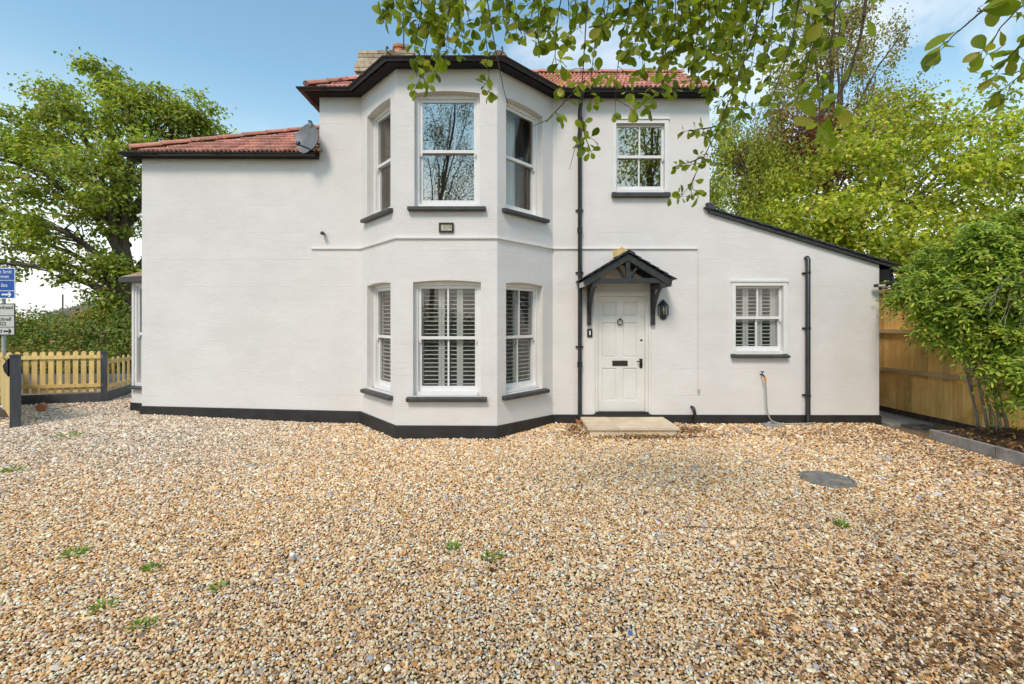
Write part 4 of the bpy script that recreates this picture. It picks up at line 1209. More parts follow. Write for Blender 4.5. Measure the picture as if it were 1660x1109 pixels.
def picket_run(a, b, n, h0, h1, gz0, parent, w=0.085, board=0.20, rails=(0.32, 0.86), side=1):
    a = np.array(a[:2]); b = np.array(b[:2])
    d_ = b - a; L = np.linalg.norm(d_); d_ /= L
    nn = np.array((d_[1], -d_[0])) * side
    def bb(s0, s1, o0, o1, z0, z1, name, m):
        pts = []
        for z in (z0, z1):
            for s_, o_ in ((s0, o0), (s1, o0), (s1, o1), (s0, o1)):
                q = a + d_ * s_ + nn * o_; pts.append((q[0], q[1], z))
        MB().add(pts, [(0, 3, 2, 1), (4, 5, 6, 7), (0, 1, 5, 4), (1, 2, 6, 5), (2, 3, 7, 6), (3, 0, 4, 7)]).build(name, m, parent)
    for k in range(n):
        s_ = L * (k + 0.5) / n
        q = a + d_ * s_
        h = h0 + (h1 - h0) * (s_ / L) + random.uniform(-0.006, 0.006)
        zb = gz0 + board + 0.03
        prof = [(-w / 2, zb), (w / 2, zb), (w / 2, gz0 + h - w / 2)] + [(w / 2 * math.cos(t), gz0 + h - w / 2 + w / 2 * math.sin(t)) for t in np.linspace(0.3, math.pi - 0.3, 6)] + [(-w / 2, gz0 + h - w / 2)]
        poly = [(q[0] + d_[0] * u, q[1] + d_[1] * u, z) for u, z in prof]
        MB().prism(poly, (nn[0] * 0.02, nn[1] * 0.02, 0)).build('picket', M['picket'], parent)
    for rz in rails:
        bb(0, L, 0.0225, 0.055, gz0 + rz * h0, gz0 + rz * h0 + 0.065, 'rail', M['picket'])
    bb(0, L, -0.01, 0.035, gz0 - 0.25, gz0 + board, 'base_board', M['post'])
pM = G(168.5, 652); pE = np.array((-8.72, 10.9, 0.15))
p0 = np.array((-9.62, 8.5, 0.15))
picket_run(p0, pM, 13, 1.02, 1.02, 0.13, pk, w=0.082, side=1)
picket_run(pM, pE, 9, 0.88, 0.86, 0.13, pk, w=0.075, side=1)
post(pM, 0.98, 0.095, pk, rot=R(40))
post((-9.72, 8.55, 0.15), 1.06, 0.12, pk, rot=R(46))
# near gate leaf hung on its post
gate = empty('driveway_gate', tuple(pA), 'solid yellow pine gate leaf with charcoal post at the left edge', 'gate')
post((pA[0] + 0.01, pA[1], pA[2]), 1.06, 0.115, gate, rot=R(46))
ga, gb_ = np.array((pA[0] - 0.08, pA[1] + 0.05)), np.array((-9.70, 8.62))
gd = gb_ - ga; gL = np.linalg.norm(gd); gd /= gL
n_b = 18
for k in range(n_b):
    s_ = (k + 0.5) * gL / n_b; q = ga + gd * s_
    h = 0.80 + 0.12 * abs(s_ / gL * 2 - 1) ** 2 + 0.04
    w_ = gL / n_b - 0.004
    poly = [(q[0] + gd[0] * u, q[1] + gd[1] * u, z) for u, z in ((-w_ / 2, 0.20), (w_ / 2, 0.20), (w_ / 2, 0.15 + h), (0, 0.15 + h + 0.012), (-w_ / 2, 0.15 + h))]
    nn = np.array((gd[1], -gd[0]))
    MB().prism(poly, (nn[0] * 0.02, nn[1] * 0.02, 0)).build('board', M['picket'], gate)
# latch block on the post
hb = (pA[0] - 0.10, pA[1] - 0.03, pA[2] + 0.90)
MB().prism([(hb[0] - 0.05, hb[1], hb[2] + 0.02), (hb[0] + 0.03, hb[1], hb[2] + 0.13), (hb[0] + 0.03, hb[1], hb[2] - 0.14), (hb[0] - 0.03, hb[1], hb[2] - 0.06)], (0, 0.03, 0)).build('hinge', M['black'], gate)
kl = empty('edging_kerb', (-8.6, 7.2, 0.1), 'short pale kerb stone on the ground before the dark gate post', 'kerb')
MB().box(-9.6, -8.12, 7.22, 7.30, 0.0, 0.19).build('edging_block', M['concrete'], kl)
sheet('flower_bed', -10.6, -8.15, 7.3, 8.5, 12, 8, lambda x, y: 0.15 + 0.02 * np.sin(7 * x + 4 * y), M['soil'])
# brick lump against the base board
bk = G(57, 668) + (0.05, 0.0, 0)
br = MB()
br.prism([(bk[0] - 0.02, bk[1], bk[2] - 0.02), (bk[0] + 0.06, bk[1], bk[2] + 0.01), (bk[0] + 0.10, bk[1], bk[2] + 0.11), (bk[0] + 0.03, bk[1], bk[2] + 0.16), (bk[0] - 0.06, bk[1], bk[2] + 0.09)], (0.02, 0.06, 0.01))
o = br.build('broken_brick', M['terracotta'], None, bevel=0.012)
tag(o, 'broken orange brick leaning against the fence base board', 'brick')

# road signs at the left edge
sp = P(1.5, 519, 11.0)
sgn = empty('road_sign', (sp[0], 11.0, 0.1), 'blue and white direction signs on a grey pole at the left edge', 'sign')
MB().tube([(sp[0], 11.06, -0.1), (sp[0], 11.06, 2.98)], 0.038, 12).build('pole', M['galv'], sgn, smooth=True, angle=50)
def SX(px): return (px - CX) / F * 11.0
def SZ(py): return CAMZ + (HZ - py) / F * 11.0
x0s, x1s = SX(-26), SX(25.2)
def panel(z0, z1, face, border, name):
    o_ = MB().box(x0s, x1s, 10.985, 11.0, z0, z1).build(name, border, sgn)
    return o_
pb_ = panel(SZ(484.3), SZ(434.2), M['blue'], M['white'], 'blue_panel')
for (a, b) in ((435.6, 453.8), (455, 470.6), (472, 482.8)):
    MB().box(x0s + 0.015, SX(24.1), 10.979, 10.9845, SZ(b), SZ(a)).build('panel_field', M['blue'], pb_)
wp_ = panel(SZ(543.4), SZ(492), M['signgrey'], M['print'], 'white_panel')
for (a, b) in ((493.4, 511.4), (512.6, 529.8), (531, 542.2)):
    MB().box(x0s + 0.015, SX(24.3), 10.979, 10.9845, SZ(b), SZ(a)).build('panel_field', M['signgrey'], wp_)
ty = 10.976
for s_, xr_, yb_, sz, mt, pr in (('t limit', 21.2, 443.4, 0.125, 'white', pb_), ('nnes', 16.2, 451.0, 0.125, 'white', pb_), ('iles', 13.8, 465.2, 0.125, 'white', pb_),
                            ('enhead', 22.2, 501.2, 0.125, 'print', wp_), ('8', 1.2, 508.6, 0.125, 'print', wp_), ('cknell', 19.4, 520.0, 0.125, 'print', wp_), ('022', 11.6, 527.4, 0.125, 'print', wp_), ('d', 4.6, 539.2, 0.125, 'print', wp_)):
    put_text(s_, sz, SX(xr_), ty, SZ(yb_), M[mt], pr, align='R')
def arrow(xa, xb, yc, mt, pr):
    a, b, z = SX(xa), SX(xb), SZ(yc)
    t1, t2 = 0.02, 0.06
    MB().prism([(a, ty, z - t1), (b - 0.05, ty, z - t1), (b - 0.09, ty, z - t2), (b - 0.045, ty, z - t2), (b, ty, z), (b - 0.045, ty, z + t2), (b - 0.09, ty, z + t2), (b - 0.05, ty, z + t1), (a, ty, z + t1)], (0, 0.002, 0)).build('arrow', M[mt], pr)
arrow(4.2, 20.2, 477.6, 'white', pb_)
arrow(7.2, 20.4, 537.0, 'print', wp_)

# far house beyond the hedge
fh = empty('distant_house', (-57, 62, 0), 'distant house with grey slate roof showing above the hedge', 'house')
MB().box(-64, -48, 62, 70, 0, 2.5).build('wall', mat('distant_render', (0.55, 0.52, 0.47), (0.62, 0.6, 0.55), 0.8, 1), fh)
MB().add([(-64.6, 61.6, 2.4), (-47.4, 61.6, 2.4), (-47.4, 70.4, 2.4), (-64.6, 70.4, 2.4), (-61, 66, 4.3), (-51, 66, 4.3)], [(0, 1, 5, 4), (1, 2, 5), (2, 3, 4, 5), (3, 0, 4)]).build('roof', mat('distant_slate', (0.13, 0.13, 0.145), (0.17, 0.17, 0.18), 0.7, 2), fh)
MB().tube([(-60.2, 61, 0), (-60.2, 61, 5.2)], 0.09, 6).build('pole', M['bark'], fh)

# ================================================================== VEGETATION
def unit(v):
    return v / (np.linalg.norm(v, axis=-1, keepdims=True) + 1e-9)

def leaf_verts(c, d, n, L, Wd, fold=0.25):
    """4-vertex folded leaves: c base, d direction, n normal"""
    s = unit(np.cross(d, n)); n = np.cross(s, d)
    L = np.broadcast_to(np.asarray(L, float), (len(c),))[:, None]; Wd = np.broadcast_to(np.asarray(Wd, float), (len(c),))[:, None]
    base = c; tip = c + d * L - n * L * 0.12
    mid = c + d * L * 0.5
    l = mid + s * Wd / 2 + n * Wd * fold; r = mid - s * Wd / 2 + n * Wd * fold
    v = np.stack([base, r, tip, l], 1).reshape(-1, 3)
    return v

def leaf_object(name, v, cols, material, parent):
    k = len(v) // 4
    i = np.arange(k) * 4
    f = np.stack([i, i + 1, i + 2, i, i + 2, i + 3], 1).ravel()
    o = link(name, fast_mesh(name, v, f, 3, np.repeat(cols, 4, 0)), material, parent)
    return o

def leaf_colors(k, palette, weights, var=0.18):
    pal = np.array(palette); w = np.array(weights, float); w /= w.sum()
    idx = RNG.choice(len(pal), k, p=w)
    c = pal[idx] * (1 + RNG.normal(0, var, (k, 1)))
    return np.clip(c, 0.004, 0.9)

def curve_pts(a, b, n=7, sag=0.0, wob=0.1):
    a = np.asarray(a, float); b = np.asarray(b, float)
    t = np.linspace(0, 1, n)[:, None]
    L = np.linalg.norm(b - a)
    w = np.cumsum(RNG.normal(0, wob * L / n, (n, 3)), 0)
    w = w - t * w[-1]
    p = a + (b - a) * t + w
    p[:, 2] += sag * L * np.sin(t[:, 0] * math.pi)
    return p

def tree(name, label, base, trunk, r0, lobes, palette, weights, leaf=(0.10, 0.06), per=90, csize=0.42, bark='bark', group=None,
         droop=0.0, cl_density=1.0, cat='tree', foliage='foliage', flat=0.6, twig=True, shell=0.5):
    """trunk: list of points above base; lobes: (centre, radii, clusters)"""
    t = empty(name, tuple(base), label, cat, group)
    tp = np.vstack([[base], trunk]).astype(float)
    k = 5 * (len(tp) - 1) + 1
    ti = np.linspace(0, len(tp) - 1, k)
    tpp = np.stack([np.interp(ti, np.arange(len(tp)), tp[:, j]) for j in range(3)], 1)
    tpp[1:] += RNG.normal(0, r0 * 0.12, (k - 1, 3))
    mb = MB().tube(tpp, np.linspace(r0, r0 * 0.22, k), 10)
    LV, LC = [], []
    for (c, rad, ncl) in lobes:
        c = np.asarray(c, float); rad = np.broadcast_to(np.asarray(rad, float), (3,))
        # limb from trunk
        hz = np.clip(base[2] + (c[2] - base[2]) * 0.62 - 0.15 * np.hypot(*(c[:2] - tp[-1][:2])), tpp[:, 2].min() + 0.25 * (tpp[:, 2].max() - tpp[:, 2].min()), tpp[:, 2].max())
        i0 = int(np.argmin(abs(tpp[:, 2] - hz)))
        limb = curve_pts(tpp[i0], c, 9, 0.08, 0.14)
        rl = r0 * 0.42 * (1 - 0.5 * i0 / k)
        mb.tube(limb, np.linspace(rl, rl * 0.25, 9), 6, False)
        ncl = max(1, int(ncl * cl_density))
        dd = unit(RNG.normal(size=(ncl, 3)))
        rr = (shell + (1 - shell) * RNG.random((ncl, 1)) ** 0.6)
        cc = c + dd * rr * rad
        for q in cc:
            j = RNG.integers(4, 9)
            if twig:
                tw = curve_pts(limb[j], q, 5, 0.05, 0.15)
                mb.tube(tw, np.linspace(rl * 0.22, rl * 0.06, 5), 4, False)
            m_ = int(per * RNG.uniform(0.6, 1.3))
            g = RNG.normal(size=(m_, 3)) * csize * np.array((1, 1, flat)) * RNG.uniform(0.7, 1.2)
            if droop:
                g[:, 2] -= droop * RNG.random(m_) * (0.4 + RNG.random())
                g[:, :2] *= 0.55
            pos = q + g
            out = unit(pos - c + RNG.normal(0, 0.35, (m_, 3)) * rad.mean())
            nrm = unit(out * 0.6 + np.array((0, 0, 0.7)) + RNG.normal(0, 0.5, (m_, 3)))
            dr_ = unit(np.cross(nrm, RNG.normal(size=(m_, 3))) + np.array((0, 0, -0.35 - droop)))
            Ls = leaf[0] * RNG.uniform(0.5, 1.4, m_)
            LV.append(leaf_verts(pos, dr_, nrm, Ls, Ls * leaf[1] / leaf[0]))
            shade = RNG.uniform(0.72, 1.28)
            LC.append(leaf_colors(m_, palette, weights) * shade)
    mb.build('trunk', M[bark], t, smooth=True)
    leaf_object('crown', np.vstack(LV), np.vstack(LC), M[foliage], t)
    return t

def lob(px, py, Y, rpx, n, ry=None):
    s_ = Y / F
    r = rpx * s_
    return (P(px, py, Y), (r, r * 0.9 if ry is None else ry, r * 0.85), n)

OAK = [(0.29, 0.36, 0.045), (0.40, 0.45, 0.07), (0.18, 0.24, 0.035), (0.47, 0.44, 0.09), (0.40, 0.28, 0.09)]
oak_l = []
for (px, py, dY, r, n) in [(172, 138, 0, 42, 13), (215, 178, -0.5, 52, 16), (120, 205, -1, 58, 17), (45, 205, 0, 60, 17), (-10, 240, 0, 75, 20), (300, 205, 1, 42, 13), (258, 195, 0.5, 48, 13),
                           (345, 217, 1.5, 22, 5), (312, 182, 1, 38, 10), (250, 168, 0.5, 42, 11), (85, 165, 0.5, 40, 9), (60, 285, -1.5, 75, 20), (150, 285, -1.8, 66, 18), (215, 255, -1, 50, 13), (-70, 320, 0, 95, 20), (10, 365, -0.5, 62, 12), (105, 370, -1, 62, 12), (180, 345, -0.5, 48, 12),
                           (208, 430, 0, 36, 12), (150, 428, -0.8, 38, 8), (60, 425, -1.2, 42, 6), (-40, 425, 0, 75, 12), (196, 500, 0, 32, 12), (160, 480, 0.5, 22, 4), (260, 270, 0.5, 60, 12), (280, 360, 1.0, 50, 8)]:
    oak_l.append(lob(px, py, 17 + dY, r, n))
ob = np.array((P(212, 519, 17.0)[0], 17.0, 0.0))
tree('oak_tree', 'large spreading green oak tree beyond the picket fence on the left', ob,
     [P(208, 480, 17), P(200, 380, 17), P(190, 290, 17), P(178, 200, 17), P(172, 150, 17)], 0.36, oak_l, OAK, (5, 4, 3, 2, 0.6), leaf=(0.15, 0.095), per=112, csize=0.275, flat=0.5, shell=0.4)

YG = [(0.40, 0.45, 0.04), (0.52, 0.53, 0.065), (0.26, 0.34, 0.035), (0.64, 0.54, 0.08), (0.50, 0.33, 0.08)]
mp_l = []
for (px, py, dY, r, n) in [(1440, 215, 0, 75, 15), (1380, 285, -1, 75, 17), (1500, 300, -1, 85, 19), (1570, 240, 0, 70, 13), (1620, 270, 0.5, 60, 10), (1330, 360, -1.5, 60, 15), (1420, 385, -2, 75, 19),
                           (1530, 390, -1.5, 80, 18), (1610, 360, 0, 55, 7), (1270, 380, -0.5, 50, 12), (1350, 440, -1, 60, 12), (1480, 440, -1, 70, 12), (1240, 330, 1, 50, 8), (1590, 440, -1, 60, 10), (1660, 330, 0.5, 45, 6), (1500, 190, 1.0, 45, 7), (1600, 190, 1, 40, 5)]:
    mp_l.append(lob(px, py, 14.5 + dY, r, n))
mbx = np.array((P(1465, 519, 14.5)[0], 14.5, 0.0))
tree('maple_tree', 'bright yellow green broadleaf tree above the lean-to roof', mbx, [P(1462, 440, 14.5), P(1455, 340, 14.5), P(1448, 230, 14.5)], 0.22, mp_l, YG, (5, 4, 3, 1.6, 0.4), leaf=(0.135, 0.095), per=125, csize=0.36, flat=0.55, cl_density=1.35)

BR = [(0.30, 0.28, 0.06), (0.42, 0.34, 0.09), (0.20, 0.22, 0.045), (0.40, 0.24, 0.09)]
bi_l = []
for (px, py, dY, r, n) in [(1330, 40, 0, 50, 10), (1380, 60, 0.5, 50, 10), (1290, 90, 0, 45, 9), (1350, 130, 0, 65, 12), (1420, 120, 0.5, 45, 8), (1440, 170, 0, 45, 9), (1270, 170, -0.5, 45, 8), (1400, 30, 0, 45, 7), (1360, -20, 0, 50, 8), (1410, 200, 0, 50, 9), (1320, 215, 0, 50, 9), (1300, -10, 0, 40, 6), (1460, 60, 0.3, 25, 3)]:
    bi_l.append(lob(px, py, 17.5 + dY, r, n))
bb_ = np.array((P(1340, 519, 17.5)[0], 17.5, 0.0))
tree('birch_tree', 'tall thin crowned birch with sparse yellowing leaves above the right hand trees', bb_, [P(1342, 380, 17.5), P(1345, 220, 17.5), P(1350, 80, 17.5), P(1352, -30, 17.5)], 0.17, bi_l, BR, (3, 3, 2, 1.2), leaf=(0.095, 0.065), per=175, csize=0.36, bark='bark', droop=0.35, flat=0.9)

WB = [(0.34, 0.37, 0.045), (0.46, 0.45, 0.07), (0.22, 0.27, 0.035)]
wl = []
for (px, py, dY, r, n) in [(1200, 240, 0, 40, 16), (1170, 290, 0, 40, 14), (1250, 220, 0.5, 45, 14), (1230, 290, -0.5, 45, 14), (1190, 340, -0.5, 40, 12), (1180, 200, 0.5, 30, 8), (1270, 270, 0, 40, 8)]:
    wl.append(lob(px, py, 15.5 + dY, r, n))
wbb = np.array((P(1215, 519, 15.5)[0], 15.5, 0.0))
tree('weeping_birch', 'drooping green birch beside the right end of the main roof', wbb, [P(1214, 400, 15.5), P(1210, 300, 15.5), P(1212, 210, 15.5)], 0.14, wl, WB, (4, 3, 2), leaf=(0.10, 0.055), per=140, csize=0.27, droop=0.9, flat=1.2)

CP = [(0.26, 0.11, 0.085), (0.36, 0.16, 0.11), (0.18, 0.08, 0.065), (0.38, 0.27, 0.10)]
cl_ = []
for (px, py, dY, r, n) in [(1260, 235, 0, 55, 16), (1310, 260, 0, 50, 14), (1240, 290, 0, 55, 14), (1330, 215, 0, 40, 9), (1300, 320, 0, 60, 12), (1200, 270, 0, 45, 9), (1380, 250, 0, 40, 7)]:
    cl_.append(lob(px, py, 17.0 + dY, r, n))
cbb = np.array((P(1275, 519, 17.0)[0], 17.0, 0.0))
tree('copper_beech', 'dark purple leaved tree glimpsed between the green trees on the right', cbb, [P(1275, 400, 17.0), P(1278, 300, 17.0), P(1275, 230, 17.0)], 0.2, cl_, CP, (4, 3, 2, 1), leaf=(0.15, 0.10), per=130, csize=0.42)

# yellowing shrub behind the fence at the right edge
SB = [(0.30, 0.32, 0.04), (0.42, 0.36, 0.06), (0.18, 0.23, 0.035), (0.46, 0.30, 0.07)]
sl_ = [lob(px, py, 9.6 + dY, r, n) for (px, py, dY, r, n) in [(1640, 395, 0, 55, 16), (1580, 420, 0.3, 45, 12), (1690, 370, 0, 60, 12), (1530, 440, 0.5, 35, 8), (1660, 450, 0, 60, 10)]]
sbb = np.array((P(1655, 519, 9.6)[0], 9.6, 0.0))
tree('tall_shrub', 'yellowing shrub rising behind the fence at the right edge', sbb, [P(1650, 470, 9.6), P(1645, 410, 9.6)], 0.07, sl_, SB, (4, 3, 2, 1), leaf=(0.10, 0.055), per=75, csize=0.22, cat='shrub')

# hedges
def hedge(name, label, pts, wid, h, n, palette, weights, leaf, group=None, zvar=0.3):
    t = empty(name, (pts[0][0], pts[0][1], 0), label, 'hedge', group)
    pts = np.asarray(pts, float)
    u = RNG.random(n) * (len(pts) - 1)
    i_ = np.minimum(u.astype(int), len(pts) - 2); f_ = (u - i_)[:, None]
    base = pts[i_] * (1 - f_) + pts[i_ + 1] * f_
    hh = h * (1 + zvar * (np.sin(u * 3.1) * 0.35 + np.sin(u * 8.7 + 1) * 0.25 + np.sin(u * 19 + 2) * 0.2))
    ang = RNG.random(n) * math.pi
    rr = RNG.random(n) ** 0.35
    nn = unit(np.stack([-(pts[-1] - pts[0])[1], (pts[-1] - pts[0])[0]]))
    x = base + (np.cos(ang) * rr * wid / 2)[:, None] * nn
    z = np.sin(ang) ** 0.6 * rr * hh * (0.94 + 0.12 * RNG.random(n)) + 0.08
    lump = 0.14 * RNG.normal(size=(n, 3))
    pos = np.column_stack([x, z]) + lump
    nrm = unit(np.column_stack([np.cos(ang)[:, None] * nn, np.sin(ang)]) + RNG.normal(0, 0.6, (n, 3)))
    d_ = unit(np.cross(nrm, RNG.normal(size=(n, 3))))
    Ls = leaf * RNG.uniform(0.7, 1.3, n)
    cell = (np.floor(pos[:, 0] * 1.6) * 7 + np.floor(pos[:, 1] * 1.6) * 13 + np.floor(pos[:, 2] * 2.2) * 29).astype(int)
    pal = np.array(palette); w_ = np.array(weights, float); w_ /= w_.sum()
    rs = np.random.default_rng(5)
    table = rs.choice(len(pal), 997, p=w_)
    idx = np.where(RNG.random(n) < 0.6, table[cell % 997], RNG.choice(len(pal), n, p=w_))
    cols_ = np.clip(pal[idx] * (1 + RNG.normal(0, 0.2, (n, 1))), 0.005, 1)
    leaf_object('foliage', leaf_verts(pos, d_, nrm, Ls, Ls * 0.6), cols_, M['foliage'], t)
    ms = MB()
    for k in range(int(len(pts) * 5)):
        q = pts[0] + (pts[-1] - pts[0]) * RNG.random()
        ms.tube(curve_pts((q[0], q[1], 0), (q[0] + RNG.normal() * 0.3, q[1] + RNG.normal() * 0.3, h * 0.85), 5, 0, 0.1), np.linspace(0.04, 0.012, 5), 5, False)
    ms.build('stems', M['bark'], t)
    return t
HP = [(0.18, 0.25, 0.045), (0.25, 0.31, 0.055), (0.37, 0.34, 0.07), (0.44, 0.27, 0.09), (0.12, 0.18, 0.035), (0.34, 0.18, 0.075)]
hedge('hedge', 'mixed green and russet hedge across the road behind the picket fence', [(-24, 17.2), (-20, 17), (-16, 16.8), (-12.5, 16.6)], 2.4, 2.05, 26000, HP, (4, 3, 2, 1.3, 3, 0.8), 0.11)
hedge('hedge', 'low bramble strip close behind the picket fence', [(-24, 15.2), (-18, 15.1), (-13, 15)], 0.8, 0.7, 3500, HP, (2, 3, 2, 3, 2, 2), 0.11)

# ---- detailed single leaf (unit length along x, unit width along y)
def unit_leaf(curl=0.12, fold=0.16, ob=0.0):
    xs = [0.0, 0.12, 0.3, 0.5, 0.7, 0.86, 0.96, 1.0]
    ws = [0.0, 0.15 - ob * 0.8, 0.35 - ob, 0.48, 0.49, 0.36 + ob * 0.6, 0.16 + ob * 0.5, 0.0]
    v = [(0, 0, 0)]
    f = []
    rows = []
    for i in range(1, 7):
        z = -curl * xs[i] ** 2
        v += [(xs[i], ws[i], z + fold * ws[i]), (xs[i], 0, z), (xs[i], -ws[i], z + fold * ws[i])]
        rows.append(len(v) - 3)
    v.append((1.0, 0, -curl)); tip = len(v) - 1
    a = rows[0]; f += [(0, a + 1, a), (0, a + 2, a + 1)]
    for i in range(5):
        a, b = rows[i], rows[i + 1]
        f += [(a, a + 1, b + 1), (a, b + 1, b), (a + 1, a + 2, b + 2), (a + 1, b + 2, b + 1)]
    a = rows[5]; f += [(a, a + 1, tip), (a + 1, a + 2, tip)]
    return np.array(v, float), np.array(f)

def leaf_parts(parent, pos, d, n, L, Wd, palette, weights, matname, nparts=300, name='leaf', curl=0.12, fold=0.16, ob=0.05, trans=0.4, rough=0.42, show=None):
    """the leaves that show largest become parts, the rest one joined part"""
    d = unit(d); s_ = unit(np.cross(n, d)); n = np.cross(d, s_)
    v, f = unit_leaf(curl, fold, ob)
    Y = np.maximum(pos[:, 1], 0.3)
    px = CX + F * pos[:, 0] / Y; py = HZ - F * (pos[:, 2] - CAMZ) / Y
    size = L / Y * ((px > -5) & (px < 1665) & (py > -5) & (py < 1112) & (pos[:, 1] > 0.3))
    if show is not None: size = size * show
    order = np.argsort(-size)
    top, rest = order[:nparts], order[nparts:]
    rm = leaf_mat(matname + '_single', trans, rough, True, palette)
    me = MB().add(v, [tuple(int(i) for i in q) for q in f]).mesh(name)
    me.polygons.foreach_set('use_smooth', [True] * len(me.polygons))
    me.materials.append(rm)
    for k in top:
        o = bpy.data.objects.new(name, me); COL.objects.link(o)
        p = pos[k]; a, b, c = d[k] * L[k], s_[k] * Wd[k], n[k] * L[k]
        o.parent = parent
        o.matrix_parent_inverse = parent.matrix_world.inverted()
        o.matrix_basis = Matrix(((a[0], b[0], c[0], p[0]), (a[1], b[1], c[1], p[1]), (a[2], b[2], c[2], p[2]), (0, 0, 0, 1)))
    if len(rest):
        k = len(rest)
        VV = pos[rest][:, None] + v[None, :, 0:1] * (d[rest] * L[rest][:, None])[:, None] + v[None, :, 1:2] * (s_[rest] * Wd[rest][:, None])[:, None] + v[None, :, 2:3] * (n[rest] * L[rest][:, None])[:, None]
        ff = (f[None] + (np.arange(k) * len(v))[:, None, None]).ravel()
        cols_ = np.repeat(leaf_colors(k, palette, weights, 0.12), len(v), 0)
        me2 = fast_mesh('foliage', VV.reshape(-1, 3), ff, 3, cols_)
        me2.polygons.foreach_set('use_smooth', [True] * len(me2.polygons))
        o = link('foliage', me2, leaf_mat(matname, trans, rough), parent)
        o['kind'] = 'stuff'

# ---- climbing shrub in the bed on the right
wis = empty('climbing_shrub', (7.0, 6.2, 0.1), 'bushy green climber with pale stems in the bed against the fence', 'shrub')
wb = np.array((6.95, 6.55, 0.12))
lobes_w = []
for (px, py, Y, rx, rz, n) in [(1495, 462, 7.3, 40, 34, 22), (1555, 430, 6.7, 58, 45, 36), (1620, 410, 6.3, 60, 50, 36), (1478, 488, 7.35, 26, 22, 11), (1530, 490, 6.7, 50, 38, 30), (1600, 480, 6.3, 65, 46, 40),
                               (1665, 470, 6.0, 60, 60, 28), (1570, 535, 6.5, 42, 28, 20), (1630, 545, 6.1, 52, 34, 26), (1675, 570, 5.8, 45, 45, 16), (1660, 640, 5.9, 20, 24, 6), (1530, 525, 6.7, 26, 18, 7), (1660, 390, 6.2, 45, 45, 18), (1600, 385, 6.5, 45, 30, 14), (1645, 595, 5.95, 36, 28, 13), (1600, 560, 6.3, 34, 22, 10), (1545, 545, 6.6, 22, 16, 6)]:
    s_ = Y / F
    lobes_w.append((P(px, py, Y), np.array((rx * s_, 0.32, rz * s_)), n))
ws_ = MB()
stems = []
for (px, py) in ((1565, 600), (1580, 590), (1592, 590), (1605, 600), (1618, 605), (1572, 610)):
    e_ = P(px, py, 6.5); b0_ = wb + ((px - 1592) * 0.0045, RNG.normal() * 0.05, 0)
    ws_.tube(curve_pts(b0_, e_, 7, 0.0, 0.08), np.linspace(0.022, 0.016, 7) * RNG.uniform(0.7, 1.2), 8)
    stems.append(e_)
ws_.tube(curve_pts(wb + (-0.1, -0.1, 0), P(1588, 628, 6.4), 9, 0.15, 0.12), 0.011, 6)
PX_, DX_, NX_, LX_, WX_ = [], [], [], [], []
for (c, rad, ncl) in lobes_w:
    st_ = stems[RNG.integers(len(stems))]
    limb = curve_pts(st_, c, 8, 0.05, 0.1)
    ws_.tube(limb, np.linspace(0.02, 0.008, 8), 6, False)
    for k in range(int(ncl * 1.35)):
        q = c + unit(RNG.normal(size=3)) * rad * (0.35 + 0.65 * RNG.random() ** 0.5)
        tw = curve_pts(limb[RNG.integers(4, 8)], q, 4, 0.1, 0.1)
        ws_.tube(tw, np.linspace(0.006, 0.003, 4), 4, False)
        # pinnate sprays: drooping rachis with paired leaflets
        for r_ in range(RNG.integers(6, 9)):
            o_ = unit(q - c + RNG.normal(0, 0.22, 3)); o_[1] -= 0.25
            ra = unit(o_ + RNG.normal(0, 0.5, 3) + np.array((0, 0, 0.15)))
            Lr = RNG.uniform(0.16, 0.28)
            for j in range(1, 6):
                t = j / 5.0
                p = q + ra * Lr * t + np.array((0, 0, -0.10 * t * t * Lr / 0.2))
                nr = unit(np.array((0, -0.35, 0.8)) + o_ * 0.5 + RNG.normal(0, 0.25, 3))
                sd_ = unit(np.cross(nr, ra))
                for sg in ((-1, 1) if j < 5 else (0,)):
                    dd_ = unit(sd_ * sg * 0.9 + ra * (0.5 if sg else 1) + np.array((0, 0, -0.25)) + RNG.normal(0, 0.18, 3))
                    PX_.append(p); DX_.append(dd_); NX_.append(nr + RNG.normal(0, 0.15, 3)); LX_.append(RNG.uniform(0.055, 0.09)); WX_.append(RNG.uniform(0.019, 0.030))
ws_.build('stems', M['palebark'], wis, smooth=True)
WPAL = [(0.22, 0.33, 0.028), (0.33, 0.44, 0.045), (0.46, 0.52, 0.07), (0.09, 0.16, 0.02), (0.54, 0.50, 0.09)]
PX_, DX_, NX_, LX_, WX_ = (np.array(a) for a in (PX_, DX_, NX_, LX_, WX_))
leaf_parts(wis, PX_, DX_, NX_, LX_, WX_, WPAL, (4, 4, 2.5, 3, 0.8), 'climber_leaf', 300, curl=0.2, fold=0.2, ob=0.0, trans=0.3, rough=0.4,
           show=(RNG.random(len(PX_)) * 0.3 + 0.7) * (1 + 0.25 * (7.2 - PX_[:, 1])))
# tangle of bare vines at the right edge
mv_ = MB()
for k in range(9):
    a = P(RNG.uniform(1625, 1670), RNG.uniform(430, 470), 5.85); b = P(RNG.uniform(1580, 1660), RNG.uniform(480, 545), 5.8)
    mv_.tube(curve_pts(a, b, 9, 0.1, 0.12), 0.0032, 5, False)
mv_.build('vine', M['palebark'], wis, smooth=True)

